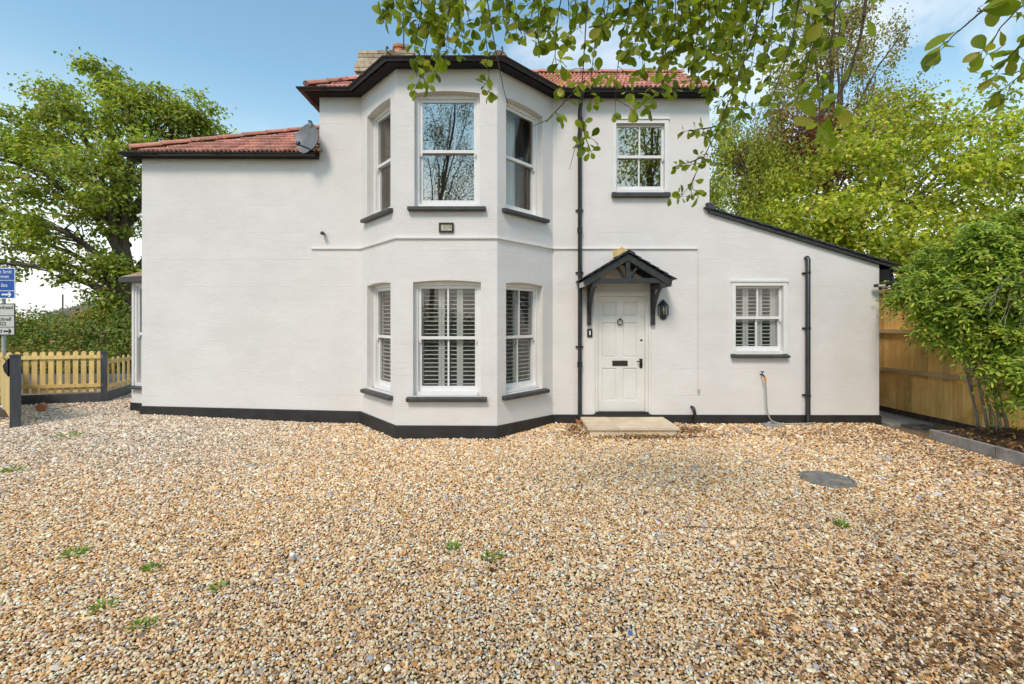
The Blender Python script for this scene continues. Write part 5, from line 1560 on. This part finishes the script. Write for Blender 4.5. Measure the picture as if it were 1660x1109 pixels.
# ---- overhanging tree: trunk behind the camera, limb above the frame, hanging twigs
tr = empty('overhanging_tree', (3.2, -1.6, 0), 'leafy branches with dark twigs hanging in from the top edge', 'tree')
tm_ = MB()
trunk_p = np.array([(3.2, -1.6, -0.1), (3.15, -1.5, 1.2), (3.0, -1.2, 2.4), (2.7, -0.6, 3.3)])
tm_.tube(trunk_p, [0.17, 0.15, 0.13, 0.11], 10)
limb1 = np.array([(2.7, -0.6, 3.3), (2.3, 0.4, 3.7), (1.6, 1.4, 3.85), (0.9, 2.1, 3.85), (0.3, 2.4, 3.75), (-0.4, 2.5, 3.6), (-0.75, 2.45, 3.52)])
limb2 = np.array([(2.5, -0.1, 3.5), (2.6, 0.7, 3.35), (2.4, 1.3, 3.2), (2.0, 1.75, 3.3)])
limb3 = np.array([(1.6, 1.4, 3.85), (1.5, 2.0, 3.75), (1.3, 2.5, 3.75)])
def dens(p, n):
    t = np.linspace(0, len(p) - 1, n)
    return np.stack([np.interp(t, np.arange(len(p)), p[:, k]) for k in range(3)], 1)
for lb_, r0_, r1_ in ((limb1, 0.07, 0.012), (limb2, 0.05, 0.014), (limb3, 0.03, 0.012)):
    q = dens(lb_, 20); q[1:-1] += RNG.normal(0, 0.008, (18, 3))
    tm_.tube(q, np.linspace(r0_, r1_, 20), 8)
tm_.build('trunk', M['bark'], tr, smooth=True)
anchors = np.vstack([dens(limb1, 60), dens(limb2, 30), dens(limb3, 20)])
tw_ = MB()
OP, OD, ON, OL, OW = [], [], [], [], []
def rosette(p, tdir, n, L, spread=1.0):
    """a spur with a few leaves"""
    for k in range(n):
        dd_ = unit(tdir * 0.35 + RNG.normal(0, 0.75, 3) * spread + np.array((0, 0, -0.28)))
        nr = unit(np.array((0, -0.55, 0.35)) + RNG.normal(0, 0.55, 3))
        l = L * RNG.uniform(0.62, 1.2)
        st = p + dd_ * l * 0.14
        tw_.tube([p, st], [0.0011, 0.0008], 3, False)
        OP.append(st); OD.append(dd_); ON.append(nr); OL.append(l); OW.append(l * RNG.uniform(0.5, 0.66))
def twig(pts, L=0.06, gap=0.045, n=(2, 5), r=0.0042, side=0.10, bare=0.0, start=True, sides=True):
    pp = np.array([P(*a) for a in pts])
    if start:
        j = np.argmin(np.linalg.norm(anchors - (pp[0] + (0, -0.1, 0.35)), axis=1))
        pp = np.vstack([anchors[j], pp])
    q = dens(pp, 10 * len(pp))
    q[1:-1] += np.cumsum(RNG.normal(0, 0.0012, (len(q) - 2, 3)), 0) * np.linspace(1, 0, len(q) - 2)[:, None]
    tw_.tube(q, np.linspace(r, r * 0.28, len(q)), 5, False)
    seg = np.linalg.norm(np.diff(q, axis=0), axis=1); acc = np.concatenate([[0], np.cumsum(seg)])
    s_ = (acc[10] if start else 0) + gap * 0.5
    while s_ < acc[-1] * (1 - bare):
        i_ = min(np.searchsorted(acc, s_), len(q) - 1)
        t_ = unit(q[i_] - q[max(i_ - 1, 0)])
        if sides and RNG.random() < 0.55:
            o_ = unit(np.cross(t_, RNG.normal(size=3)) + t_ * 0.5 + np.array((0, 0, -0.15)))
            e_ = q[i_] + o_ * side * RNG.uniform(0.3, 1.1)
            mid = (q[i_] + e_) / 2 + RNG.normal(0, 0.006, 3)
            tw_.tube([q[i_], mid, e_], [r * 0.45, r * 0.35, r * 0.22], 4, False)
            rosette(e_, o_, RNG.integers(n[0], n[1] + 1), L)
            rosette(mid, o_, RNG.integers(1, 3), L * 0.9)
        else:
            rosette(q[i_], t_, RNG.integers(max(1, n[0] - 1), n[1]), L)
        s_ += gap * RNG.uniform(0.6, 1.5)
    if bare == 0: rosette(q[-1], unit(q[-1] - q[-3]), n[1], L * 0.9)
Y1, Y2 = 2.35, 2.6
# left cluster
twig([(628, -25, Y1), (650, 15, Y1), (672, 50, Y1)], 0.065)
twig([(690, -30, Y1), (700, 30, Y1), (688, 85, Y1), (682, 125, Y1), (672, 145, Y1)], 0.062, 0.05)
twig([(735, -30, Y2), (728, 20, Y2), (712, 70, Y2), (705, 115, Y2)], 0.062, 0.045)
twig([(750, -20, Y1), (742, 30, Y1), (752, 70, Y1)], 0.062, 0.06)
twig([(788, -20, 2.2), (804, 78, 2.2), (816, 141, 2.2), (824, 172, 2.2)], 0.055, 0.1, bare=0.55, side=0.05)
twig([(775, -20, Y2), (785, 40, Y2), (792, 100, Y2), (794, 150, Y2)], 0.06, 0.06)
twig([(830, -30, Y1), (838, 20, Y1), (850, 55, Y1)], 0.065, 0.06)
twig([(870, -30, Y2), (880, 20, Y2), (892, 60, Y2)], 0.07, 0.06)
twig([(915, -30, Y1), (903, 40, Y1), (900, 90, Y1), (908, 140, Y1)], 0.07, 0.07)
# long centre twig against the downpipe, with a side shoot to the left
twig([(952, -20, 2.3), (943, 100, 2.3), (940, 185, 2.3), (934, 230, 2.3), (923, 275, 2.3)], 0.062, 0.075, bare=0.14)
twig([(943, 190, 2.3), (950, 225, 2.3), (958, 245, 2.3)], 0.05, 0.05, start=False, side=0.04)
twig([(948, 130, 2.3), (915, 165, 2.3), (885, 195, 2.3), (863, 205, 2.3)], 0.065, 0.09, start=False, bare=0.25, side=0.05)
twig([(985, -20, Y2), (965, 60, Y2), (958, 130, Y2), (965, 165, Y2)], 0.062, 0.06)
twig([(1030, -30, Y1), (1008, 60, Y1), (1000, 120, Y1), (997, 180, Y1)], 0.062, 0.06)
twig([(1078, -30, Y2), (1085, 60, Y2), (1072, 120, Y2), (1054, 175, Y2)], 0.06, 0.055)
twig([(1050, -30, Y1), (1045, 30, Y1), (1030, 70, Y1)], 0.065, 0.05)
twig([(1110, -30, Y1), (1105, 50, Y1), (1085, 110, Y1), (1070, 150, Y1)], 0.062, 0.05)
# dense mass around the roof end
for (xa, xb, xc, yb_, yc, Yd) in ((1140, 1130, 1118, 60, 130, Y1), (1165, 1150, 1125, 70, 110, Y2), (1190, 1180, 1150, 60, 150, Y2), (1215, 1205, 1185, 80, 170, Y1), (1230, 1225, 1205, 70, 180, Y2), (1255, 1250, 1235, 60, 130, Y1), (1085, 1090, 1100, 20, 70, Y2), (1150, 1160, 1170, 20, 60, Y1), (1270, 1268, 1262, 40, 90, Y2), (1205, 1200, 1190, 20, 70, Y2)):
    twig([(xa, -30, Yd), (xb, yb_, Yd), (xc, yc, Yd)], 0.058, 0.042)
# thick fringe along the top edge
for (xa, ya, Yd) in ((622, 30, Y1), (655, 40, Y2), (672, 75, Y1), (708, 45, Y1), (722, 95, Y2), (740, 55, Y2), (765, 45, Y1), (808, 30, Y2), (822, 55, Y1), (858, 40, Y2), (868, 70, Y1), (890, 30, Y1), (925, 55, Y2), (935, 25, Y1), (975, 45, Y1), (995, 30, Y2), (1015, 90, Y2), (1025, 40, Y2), (1042, 110, Y1), (1060, 60, Y1), (1072, 35, Y1), (1095, 90, Y2), (1115, 60, Y2), (1125, 100, Y1), (1135, 30, Y2), (1155, 110, Y1), (1170, 35, Y1), (1180, 120, Y1), (1195, 100, Y2), (1222, 40, Y2), (1240, 100, Y2), (1280, 30, Y2), (1310, 40, Y1), (1318, 80, Y2), (1345, 70, Y2)):
    dx_ = RNG.uniform(-18, 18)
    twig([(xa + dx_, -35, Yd), (xa + dx_ * 0.5, ya * 0.45, Yd), (xa, ya, Yd)], 0.064, 0.05, side=0.08)
# long diagonal shoot to the lower left
twig([(1245, -20, 2.2), (1215, 70, 2.2), (1185, 150, 2.2), (1160, 215, 2.2), (1140, 255, 2.2), (1118, 300, 2.2), (1105, 318, 2.2)], 0.052, 0.065, side=0.09)
twig([(1160, 205, 2.2), (1135, 208, 2.2), (1110, 213, 2.2)], 0.045, 0.035, start=False, side=0.03)
twig([(1140, 255, 2.2), (1122, 262, 2.2), (1098, 268, 2.2)], 0.042, 0.035, start=False, side=0.04)
# middle right
twig([(1300, -30, 2.0), (1285, 60, 2.0), (1262, 130, 2.0), (1245, 175, 2.0)], 0.055, 0.055)
twig([(1335, -30, Y1), (1320, 50, Y1), (1305, 120, Y1), (1290, 165, Y1)], 0.055, 0.05)
twig([(1360, -30, 2.0), (1350, 60, 2.0), (1335, 130, 2.0)], 0.055, 0.06)
twig([(1405, -20, 1.45), (1392, 60, 1.45), (1375, 125, 1.45), (1352, 165, 1.45)], 0.06, 0.11, r=0.006, n=(1, 3), side=0.05)
twig([(1352, 165, 1.45), (1335, 185, 1.45), (1325, 195, 1.45)], 0.078, 0.05, start=False, n=(2, 3), side=0.03, r=0.003)
twig([(1375, -20, 1.3), (1352, 15, 1.3), (1338, 30, 1.3)], 0.08, 0.09, n=(1, 2), side=0.04)
# right corner: near, large leaves
twig([(1640, -20, 1.25), (1600, 20, 1.25), (1570, 45, 1.25), (1545, 62, 1.25), (1528, 78, 1.25)], 0.078, 0.06, r=0.004, n=(1, 2), side=0.03)
twig([(1690, -20, 1.5), (1650, 15, 1.5), (1620, 45, 1.5), (1600, 85, 1.5)], 0.062, 0.06, n=(2, 3), side=0.05)
twig([(1720, 20, 1.8), (1665, 60, 1.8), (1635, 95, 1.8), (1615, 120, 1.8)], 0.055, 0.04)
twig([(1730, 60, 1.8), (1680, 100, 1.8), (1650, 125, 1.8), (1620, 150, 1.8)], 0.055, 0.045)
tw_.build('twigs', M['twig'], tr, smooth=True)
OPAL = [(0.185, 0.235, 0.02), (0.25, 0.305, 0.028), (0.33, 0.375, 0.042), (0.125, 0.17, 0.016), (0.36, 0.32, 0.05)]
OP, OD, ON, OL, OW = (np.array(a) for a in (OP, OD, ON, OL, OW))
leaf_parts(tr, OP, OD, ON, OL, OW, OPAL, (4, 4, 2, 3, 1), 'hanging_leaf', 300, curl=0.16, fold=0.14, ob=0.06, trans=0.55, rough=0.4)

# ---- trees behind the camera (they show mirrored in the upper windows)
def mir(px, py, Yv): return P(px, py, Yv) * np.array((1, 0, 1))
bl = []
for (x, z, r, n) in [(-3.6, 7.2, 1.2, 10), (-2.4, 7.4, 1.2, 10), (-3.0, 8.8, 1.3, 12), (-2.0, 9.2, 1.1, 9), (-3.9, 9.4, 1.1, 8), (-2.8, 10.6, 1.2, 10), (-1.9, 11, 1.0, 6), (-3.6, 11.2, 1.0, 6), (-2.5, 12.4, 1.0, 6), (-4.4, 8.0, 1.0, 6), (-1.3, 8.1, 1.0, 6), (-2.0, 6.2, 1.0, 7), (-4.0, 6.0, 1.0, 6)]:
    bl.append(((x, -6.3 + RNG.normal() * 0.4, z), (r, r, r * 0.9), n))
tree('birch_tree', 'open crowned birch mirrored in the bay upper middle window', np.array((-3.6, -6.3, -0.1)), [(-3.5, -6.3, 3), (-3.35, -6.3, 6), (-2.95, -6.3, 8.2), (-2.55, -6.3, 10.5), (-2.4, -6.3, 12.5)], 0.12, bl, [(0.12, 0.13, 0.035), (0.17, 0.16, 0.05)], (1, 1), leaf=(0.065, 0.045), per=120, csize=0.36, droop=0.3, bark='bark', flat=0.9)
for (x, y, h, w_, lbl, lo_) in ((6.9, -7.5, 14.0, 2.2, 'broad green tree mirrored in the window over the door', 4.0),):
    ll = [((x + RNG.normal() * w_ * 0.45, y + RNG.normal() * 0.6, z + RNG.normal() * 0.4), (1.5, 1.3, 1.3), 12) for z in np.linspace(lo_, h - 1.5, 11)]
    tree('broadleaf_tree', lbl, np.array((x, y, -0.1)), [(x, y, h * 0.4), (x + 0.2, y, h * 0.85)], 0.22, ll, OAK, (5, 4, 3, 1, 0.5), leaf=(0.17, 0.11), per=55, csize=0.45)
hedge('hedge', 'green boundary hedge behind the camera mirrored in the lower windows', [(-9, -8.5), (-3, -8.6), (3, -8.6), (9, -8.5)], 1.6, 2.2, 7000, HP, (4, 3, 1, 0.6, 3, 0.3), 0.2)

# ================================================================== GRAVEL (stuff)
def gravel_points():
    pts = []
    for (y0, y1, dn) in ((1.75, 3.0, 5200), (3.0, 4.5, 3700), (4.5, 6.3, 2400), (6.3, 8.2, 1600), (8.2, 11.2, 700)):
        hw0 = 1.18 * y1 + 0.3
        xa, xb = max(-hw0, -12.0), min(hw0, EDX - 0.01)
        if y0 >= 8.2: xb = -6.75
        cell = 1 / math.sqrt(dn * 1.25)
        nx, ny = int((xb - xa) / cell), int((y1 - y0) / cell)
        X, Y = np.meshgrid(np.arange(nx), np.arange(ny))
        p = np.stack([X.ravel(), Y.ravel()], 1).astype(float)
        p += RNG.random(p.shape) * 1.35 - 0.17
        p = p * cell + (xa, y0)
        keep = np.abs(p[:, 0]) < 1.17 * p[:, 1] + 0.35
        pts.append(np.column_stack([p[keep], np.full(keep.sum(), cell)]))
    p = np.vstack(pts)
    x, y = p[:, 0], p[:, 1]
    # keep off the house, step, covers
    ins = (x > XL + 0.0) & (x < XE) & (y > WY - 0.015)
    bx = np.interp(x, [BW0[0], BF0[0], BF1[0], BW1[0]], [WY, BF0[1], BF1[1], WY])
    ins |= (x > BW0[0]) & (x < BW1[0]) & (y > bx - 0.02)
    ins |= (x > -6.72) & (x < XL + 0.1) & (y > 8.0)
    ins |= (x > sx0 + 0.02) & (x < sx1 - 0.02) & (y > sy0 + 0.02)
    ins |= np.hypot(x - mh[0], y - mh[1]) < 0.262 - 0.05 * RNG.random(len(x)) ** 3
    ins |= (x > gx0) & (x < gx1) & (y > gy0) & (y < gy1)
    ins |= (x > 6.2) & (y > 7.5)
    ins |= (x > XW(1228)) & (x < XW(1258)) & (y > 7.43) & (y < 7.62)
    # left boundary: gate, fence line
    fx = np.interp(y, [0, 7.35, 7.4, 8.4, pM[1], pE[1]], [-13, -13, -8.05, -9.45, pM[0] + 0.05, pE[0] + 0.05])
    ins |= x < fx
    return p[~ins]
gp_ = gravel_points()
ng = len(gp_)
size = gp_[:, 2] * RNG.lognormal(0.0, 0.24, ng) * 0.72
big = RNG.random(ng) < 0.02
size[big] *= RNG.uniform(1.3, 1.9, big.sum())
flat_grey = RNG.random(ng) < 0.0025
size[flat_grey] *= RNG.uniform(1.7, 2.5, flat_grey.sum())
gzv = gz(gp_[:, 0], gp_[:, 1]) + RNG.random(ng) * 0.016 - 0.004
co_ = np.column_stack([gp_[:, 0], gp_[:, 1], gzv])
pal = np.array([(0.90, 0.64, 0.38), (0.94, 0.75, 0.52), (0.80, 0.48, 0.21), (0.65, 0.35, 0.125), (0.35, 0.195, 0.09), (0.34, 0.30, 0.28), (0.57, 0.485, 0.42), (0.69, 0.31, 0.105), (0.95, 0.83, 0.67)])
wts = np.array([26, 18, 22, 12, 7, 2.6, 4.0, 2.0, 6.5]); wts /= wts.sum()
ci = RNG.choice(len(pal), ng, p=wts)
gc = pal[ci] * RNG.lognormal(0, 0.16, (ng, 1))
gc[flat_grey] = np.array((0.42, 0.385, 0.37)) * RNG.lognormal(0, 0.25, (flat_grey.sum(), 1))
# greyer towards the left wing, earthier and full of leaf mould low on the right and along the bed
def lump2(x, y, s, o):
    return 0.5 + 0.25 * (np.sin(x * s + o) + np.sin(y * s * 1.3 + o * 2 + x * s * 0.4)) 
x, y = gp_[:, 0], gp_[:, 1]
earth = np.clip(sstep(0.8, 3.0, x - (y - 2.0) * 0.9) * sstep(5.0, 2.5, y) * 0.75 + sstep(3.6, 6.0, x) * 0.55 * sstep(2.0, 4.0, y), 0, 0.85) * (0.55 + 0.6 * lump2(x, y, 3.1, 0.7))
em = RNG.random(ng) < earth * 0.62
epal = np.array([(0.40, 0.235, 0.11), (0.28, 0.155, 0.075), (0.56, 0.36, 0.20), (0.17, 0.10, 0.05), (0.60, 0.41, 0.25)])
gc[em] = epal[RNG.integers(0, 5, em.sum())] * RNG.lognormal(0, 0.15, (em.sum(), 1))
greyer = sstep(-1.5, -5.0, x) * sstep(3.5, 6.5, y) * 0.5
g_ = gc.mean(1, keepdims=True)
gc = gc + (g_ * np.array((1.08, 1.0, 0.86)) - gc) * greyer[:, None]
gc = np.clip(gc, 0.02, 0.95)

gm_ = bpy.data.meshes.new('gravel')
gm_.vertices.add(ng); gm_.vertices.foreach_set('co', co_.astype(np.float32).ravel())
def attr(nm, ty, arr, key):
    a = gm_.attributes.new(nm, ty, 'POINT'); a.data.foreach_set(key, arr.ravel())
attr('col', 'FLOAT_COLOR', np.column_stack([gc, np.ones(ng)]).astype(np.float32), 'color')
attr('rot', 'FLOAT_VECTOR', np.column_stack([RNG.normal(0, 0.35, (ng, 2)), RNG.random(ng) * 6.283]).astype(np.float32), 'vector')
attr('scl', 'FLOAT_VECTOR', (size[:, None] * np.column_stack([RNG.uniform(0.85, 1.25, ng), RNG.uniform(0.65, 1.0, ng), RNG.uniform(0.42, 0.75, ng)])).astype(np.float32), 'vector')
attr('vid', 'INT', RNG.integers(0, 6, ng).astype(np.int32), 'value')
gmat, t, b = new_mat('gravel_stone')
at = N(t, 'ShaderNodeAttribute', attribute_name='col'); at.attribute_type = 'INSTANCER'
tcn = N(t, 'ShaderNodeTexCoord'); nn1 = N(t, 'ShaderNodeTexNoise', Scale=1.4, Detail=4.0)
t.links.new(tcn.outputs['Object'], nn1.inputs['Vector'])
hs = N(t, 'ShaderNodeHueSaturation'); mr = N(t, 'ShaderNodeMapRange'); mr.inputs['To Min'].default_value = 0.75; mr.inputs['To Max'].default_value = 1.25
t.links.new(nn1.outputs['Fac'], mr.inputs['Value']); t.links.new(mr.outputs[0], hs.inputs['Value'])
t.links.new(at.outputs['Color'], hs.inputs['Color']); t.links.new(hs.outputs[0], b.inputs['Base Color'])
b.inputs['Roughness'].default_value = 0.72; b.inputs['Specular IOR Level'].default_value = 0.3
ng_t = bpy.data.node_groups.new('scatter_stones', 'GeometryNodeTree')
ng_t.interface.new_socket('Geometry', in_out='INPUT', socket_type='NodeSocketGeometry')
ng_t.interface.new_socket('Geometry', in_out='OUTPUT', socket_type='NodeSocketGeometry')
gn = ng_t.nodes; gl_ = ng_t.links
gi = gn.new('NodeGroupInput'); go = gn.new('NodeGroupOutput')
jn = gn.new('GeometryNodeJoinGeometry')
for k in range(6):
    ico = gn.new('GeometryNodeMeshIcoSphere'); ico.inputs['Radius'].default_value = 0.82; ico.inputs['Subdivisions'].default_value = 2
    nzn = gn.new('ShaderNodeTexNoise'); nzn.noise_dimensions = '4D'
    nzn.inputs['W'].default_value = k * 7.3; nzn.inputs['Scale'].default_value = 0.85; nzn.inputs['Detail'].default_value = 1.2
    sub = gn.new('ShaderNodeVectorMath'); sub.operation = 'SUBTRACT'; sub.inputs[1].default_value = (0.5, 0.5, 0.5)
    scv = gn.new('ShaderNodeVectorMath'); scv.operation = 'SCALE'; scv.inputs['Scale'].default_value = 1.5
    spn = gn.new('GeometryNodeSetPosition')
    smn = gn.new('GeometryNodeSetShadeSmooth')
    smn.inputs['Shade Smooth'].default_value = (k % 3 != 0)
    smt = gn.new('GeometryNodeSetMaterial'); smt.inputs['Material'].default_value = gmat
    g2i = gn.new('GeometryNodeGeometryToInstance')
    gl_.new(nzn.outputs['Color'], sub.inputs[0]); gl_.new(sub.outputs[0], scv.inputs[0]); gl_.new(scv.outputs[0], spn.inputs['Offset'])
    gl_.new(ico.outputs['Mesh'], spn.inputs['Geometry']); gl_.new(spn.outputs[0], smn.inputs[0]); gl_.new(smn.outputs[0], smt.inputs[0])
    gl_.new(smt.outputs[0], g2i.inputs[0]); gl_.new(g2i.outputs[0], jn.inputs[0])
def nattr(nm, ty):
    a = gn.new('GeometryNodeInputNamedAttribute'); a.data_type = ty; a.inputs['Name'].default_value = nm
    return [o for o in a.outputs if o.enabled and o.name == 'Attribute'][0]
iop = gn.new('GeometryNodeInstanceOnPoints')
iop.inputs['Pick Instance'].default_value = True
gl_.new(gi.outputs[0], iop.inputs['Points']); gl_.new(jn.outputs[0], iop.inputs['Instance'])
gl_.new(nattr('vid', 'INT'), iop.inputs['Instance Index']); gl_.new(nattr('rot', 'FLOAT_VECTOR'), iop.inputs['Rotation']); gl_.new(nattr('scl', 'FLOAT_VECTOR'), iop.inputs['Scale'])
gl_.new(iop.outputs[0], go.inputs[0])
grv = bpy.data.objects.new('gravel', gm_); COL.objects.link(grv)
gm_.materials.append(gmat)
grv.modifiers.new('scatter', 'NODES').node_group = ng_t
tag(grv, 'golden brown pea gravel covering the whole driveway', 'gravel', kind='stuff')
print('GRAVEL', ng)

# fallen leaves on the gravel and in the bed
def litter(name, label, spots, L, palette, zf):
    P_, = [np.vstack(spots)]
    k = len(P_)
    pos = np.column_stack([P_, zf(P_[:, 0], P_[:, 1]) + RNG.uniform(0.012, 0.03, k)])
    nrm = unit(np.array((0, 0, 1.0)) + RNG.normal(0, 0.35, (k, 3)))
    d_ = unit(np.cross(nrm, RNG.normal(size=(k, 3))))
    Ls = L * RNG.uniform(0.5, 1.3, k)
    o = leaf_object(name, leaf_verts(pos, d_, nrm, Ls, Ls * RNG.uniform(0.4, 0.7, k), 0.2), leaf_colors(k, palette, np.ones(len(palette)), 0.2), M['dryleaf'], None)
    tag(o, label, 'leaves', kind='stuff')
M['dryleaf'] = leaf_mat('dry_leaf', 0.15, 0.7)
BRN = [(0.30, 0.14, 0.045), (0.20, 0.09, 0.035), (0.38, 0.21, 0.08), (0.13, 0.065, 0.03), (0.42, 0.26, 0.14)]
def blob(cx_, cy_, rx, ry, n): return np.column_stack([cx_ + RNG.normal(0, rx, n), cy_ + RNG.normal(0, ry, n)])
sp_ = [blob(2.0, 6.72, 0.5, 0.07, 800), blob(2.75, 7.2, 0.22, 0.18, 600), blob(1.0, 7.25, 0.09, 0.22, 360), blob(3.8, 7.0, 0.8, 0.25, 500), blob(5.3, 6.9, 0.6, 0.3, 600), blob(5.6, 5.4, 0.35, 0.9, 800), blob(1.0, 6.9, 0.2, 0.1, 80),
       blob(2.6, 2.9, 0.7, 0.5, 800), blob(2.2, 2.4, 0.6, 0.25, 600), blob(3.6, 3.8, 0.8, 0.6, 700), blob(4.6, 5.4, 0.8, 0.7, 500), np.column_stack([RNG.uniform(-4, 5, 260), RNG.uniform(2.2, 6.5, 260)])]
sp_ = [s_[(s_[:, 0] < EDX - 0.02) & (s_[:, 1] < WY - 0.06) & ~((s_[:, 0] > sx0) & (s_[:, 0] < sx1) & (s_[:, 1] > sy0)) & (np.hypot(s_[:, 0] - mh[0], s_[:, 1] - mh[1]) > 0.27)] for s_ in sp_]
litter('fallen_leaves', 'brown fallen leaves scattered over the gravel', sp_, 0.041, BRN, gz)
litter('bed_leaf_litter', 'dark brown leaf litter covering the soil of the right hand bed', [np.column_stack([RNG.uniform(EDX + 0.08, 7.5, 2200), RNG.uniform(3.5, 6.58, 2200)])], 0.055, BRN + [(0.06, 0.035, 0.02), (0.08, 0.05, 0.03)], bedz)

# weeds in the gravel
WEED = [(0.22, 0.36, 0.05), (0.30, 0.44, 0.07), (0.15, 0.25, 0.04)]
for (px, py, w_, n, lbl) in ((110, 708, 0.20, 60, 'low green weed patch near the picket fence'), (22, 764, 0.16, 60, 'green weed patch at the left edge of the gravel'), (122, 900, 0.085, 60, 'green weed clump left of the foreground gravel'),
                             (232, 1018, 0.06, 26, 'dark green weed near the bottom left corner'), (248, 925, 0.05, 26, 'pale weed sprig right of the left foreground clump'), (170, 988, 0.06, 24, 'yellowish weed sprig above the dark green weed'),
                             (735, 890, 0.045, 34, 'small dark green weed left of the centre pair'), (797, 906, 0.075, 44, 'bright green weed in the centre of the gravel'), (1366, 855, 0.055, 44, 'bright green weed below the manhole cover'), (356, 956, 0.045, 20, 'tiny green weed sprig in the left foreground')):
    c = G(px, py)
    th = RNG.random(n) * 6.283; rr = w_ * np.sqrt(RNG.random(n)) * 0.8
    pos = np.column_stack([c[0] + rr * np.cos(th), c[1] + rr * np.sin(th) * 0.8, np.full(n, c[2] + 0.012)])
    d_ = unit(np.column_stack([np.cos(th), np.sin(th), RNG.uniform(0.3, 1.3, n)]) + RNG.normal(0, 0.3, (n, 3)))
    nrm = unit(np.column_stack([-np.cos(th) * 0.5, -np.sin(th) * 0.5, np.ones(n)]) + RNG.normal(0, 0.2, (n, 3)))
    Ls = RNG.uniform(0.03, 0.06, n)
    o = leaf_object('weed', leaf_verts(pos, d_, nrm, Ls, Ls * 0.3), leaf_colors(n, WEED, (1, 1, 1)), M['gloss_leaf'], None)
    tag(o, lbl, 'weed', 'weeds growing through the gravel')
# twigs and a scrap on the gravel
for (pts, lbl) in (([(1225, 927), (1255, 926), (1290, 925)], 'thin dark stick on the gravel right of centre'), ([(1105, 858), (1160, 860), (1240, 860)], 'long thin brown stick lying across the gravel below the manhole'), ([(1305, 1042), (1335, 1062), (1365, 1080)], 'slender brown stick in the lower right foreground'), ([(1240, 862), (1262, 880)], 'short bent stick beside the long thin one')):
    q = np.array([G(*a) for a in pts]) + (0, 0, 0.022)
    q = dens(q, 9) + RNG.normal(0, 0.004, (9, 3)) * (1, 1, 0.4)
    o = MB().tube(q, np.linspace(0.0035, 0.002, 9), 6).build('stick', M['bark'], None, smooth=True)
    tag(o, lbl, 'stick', 'sticks on the gravel')
c = G(1022, 1031)
o = MB().lathe((c[0], c[1], c[2] + 0.012), [(0.012, 0), (0.013, 0.008), (0.011, 0.012)], 10).build('bottle_cap', mat('blue_plastic', (0.03, 0.18, 0.55), None, 0.4), None)
tag(o, 'tiny blue plastic cap lying in the foreground gravel', 'cap')
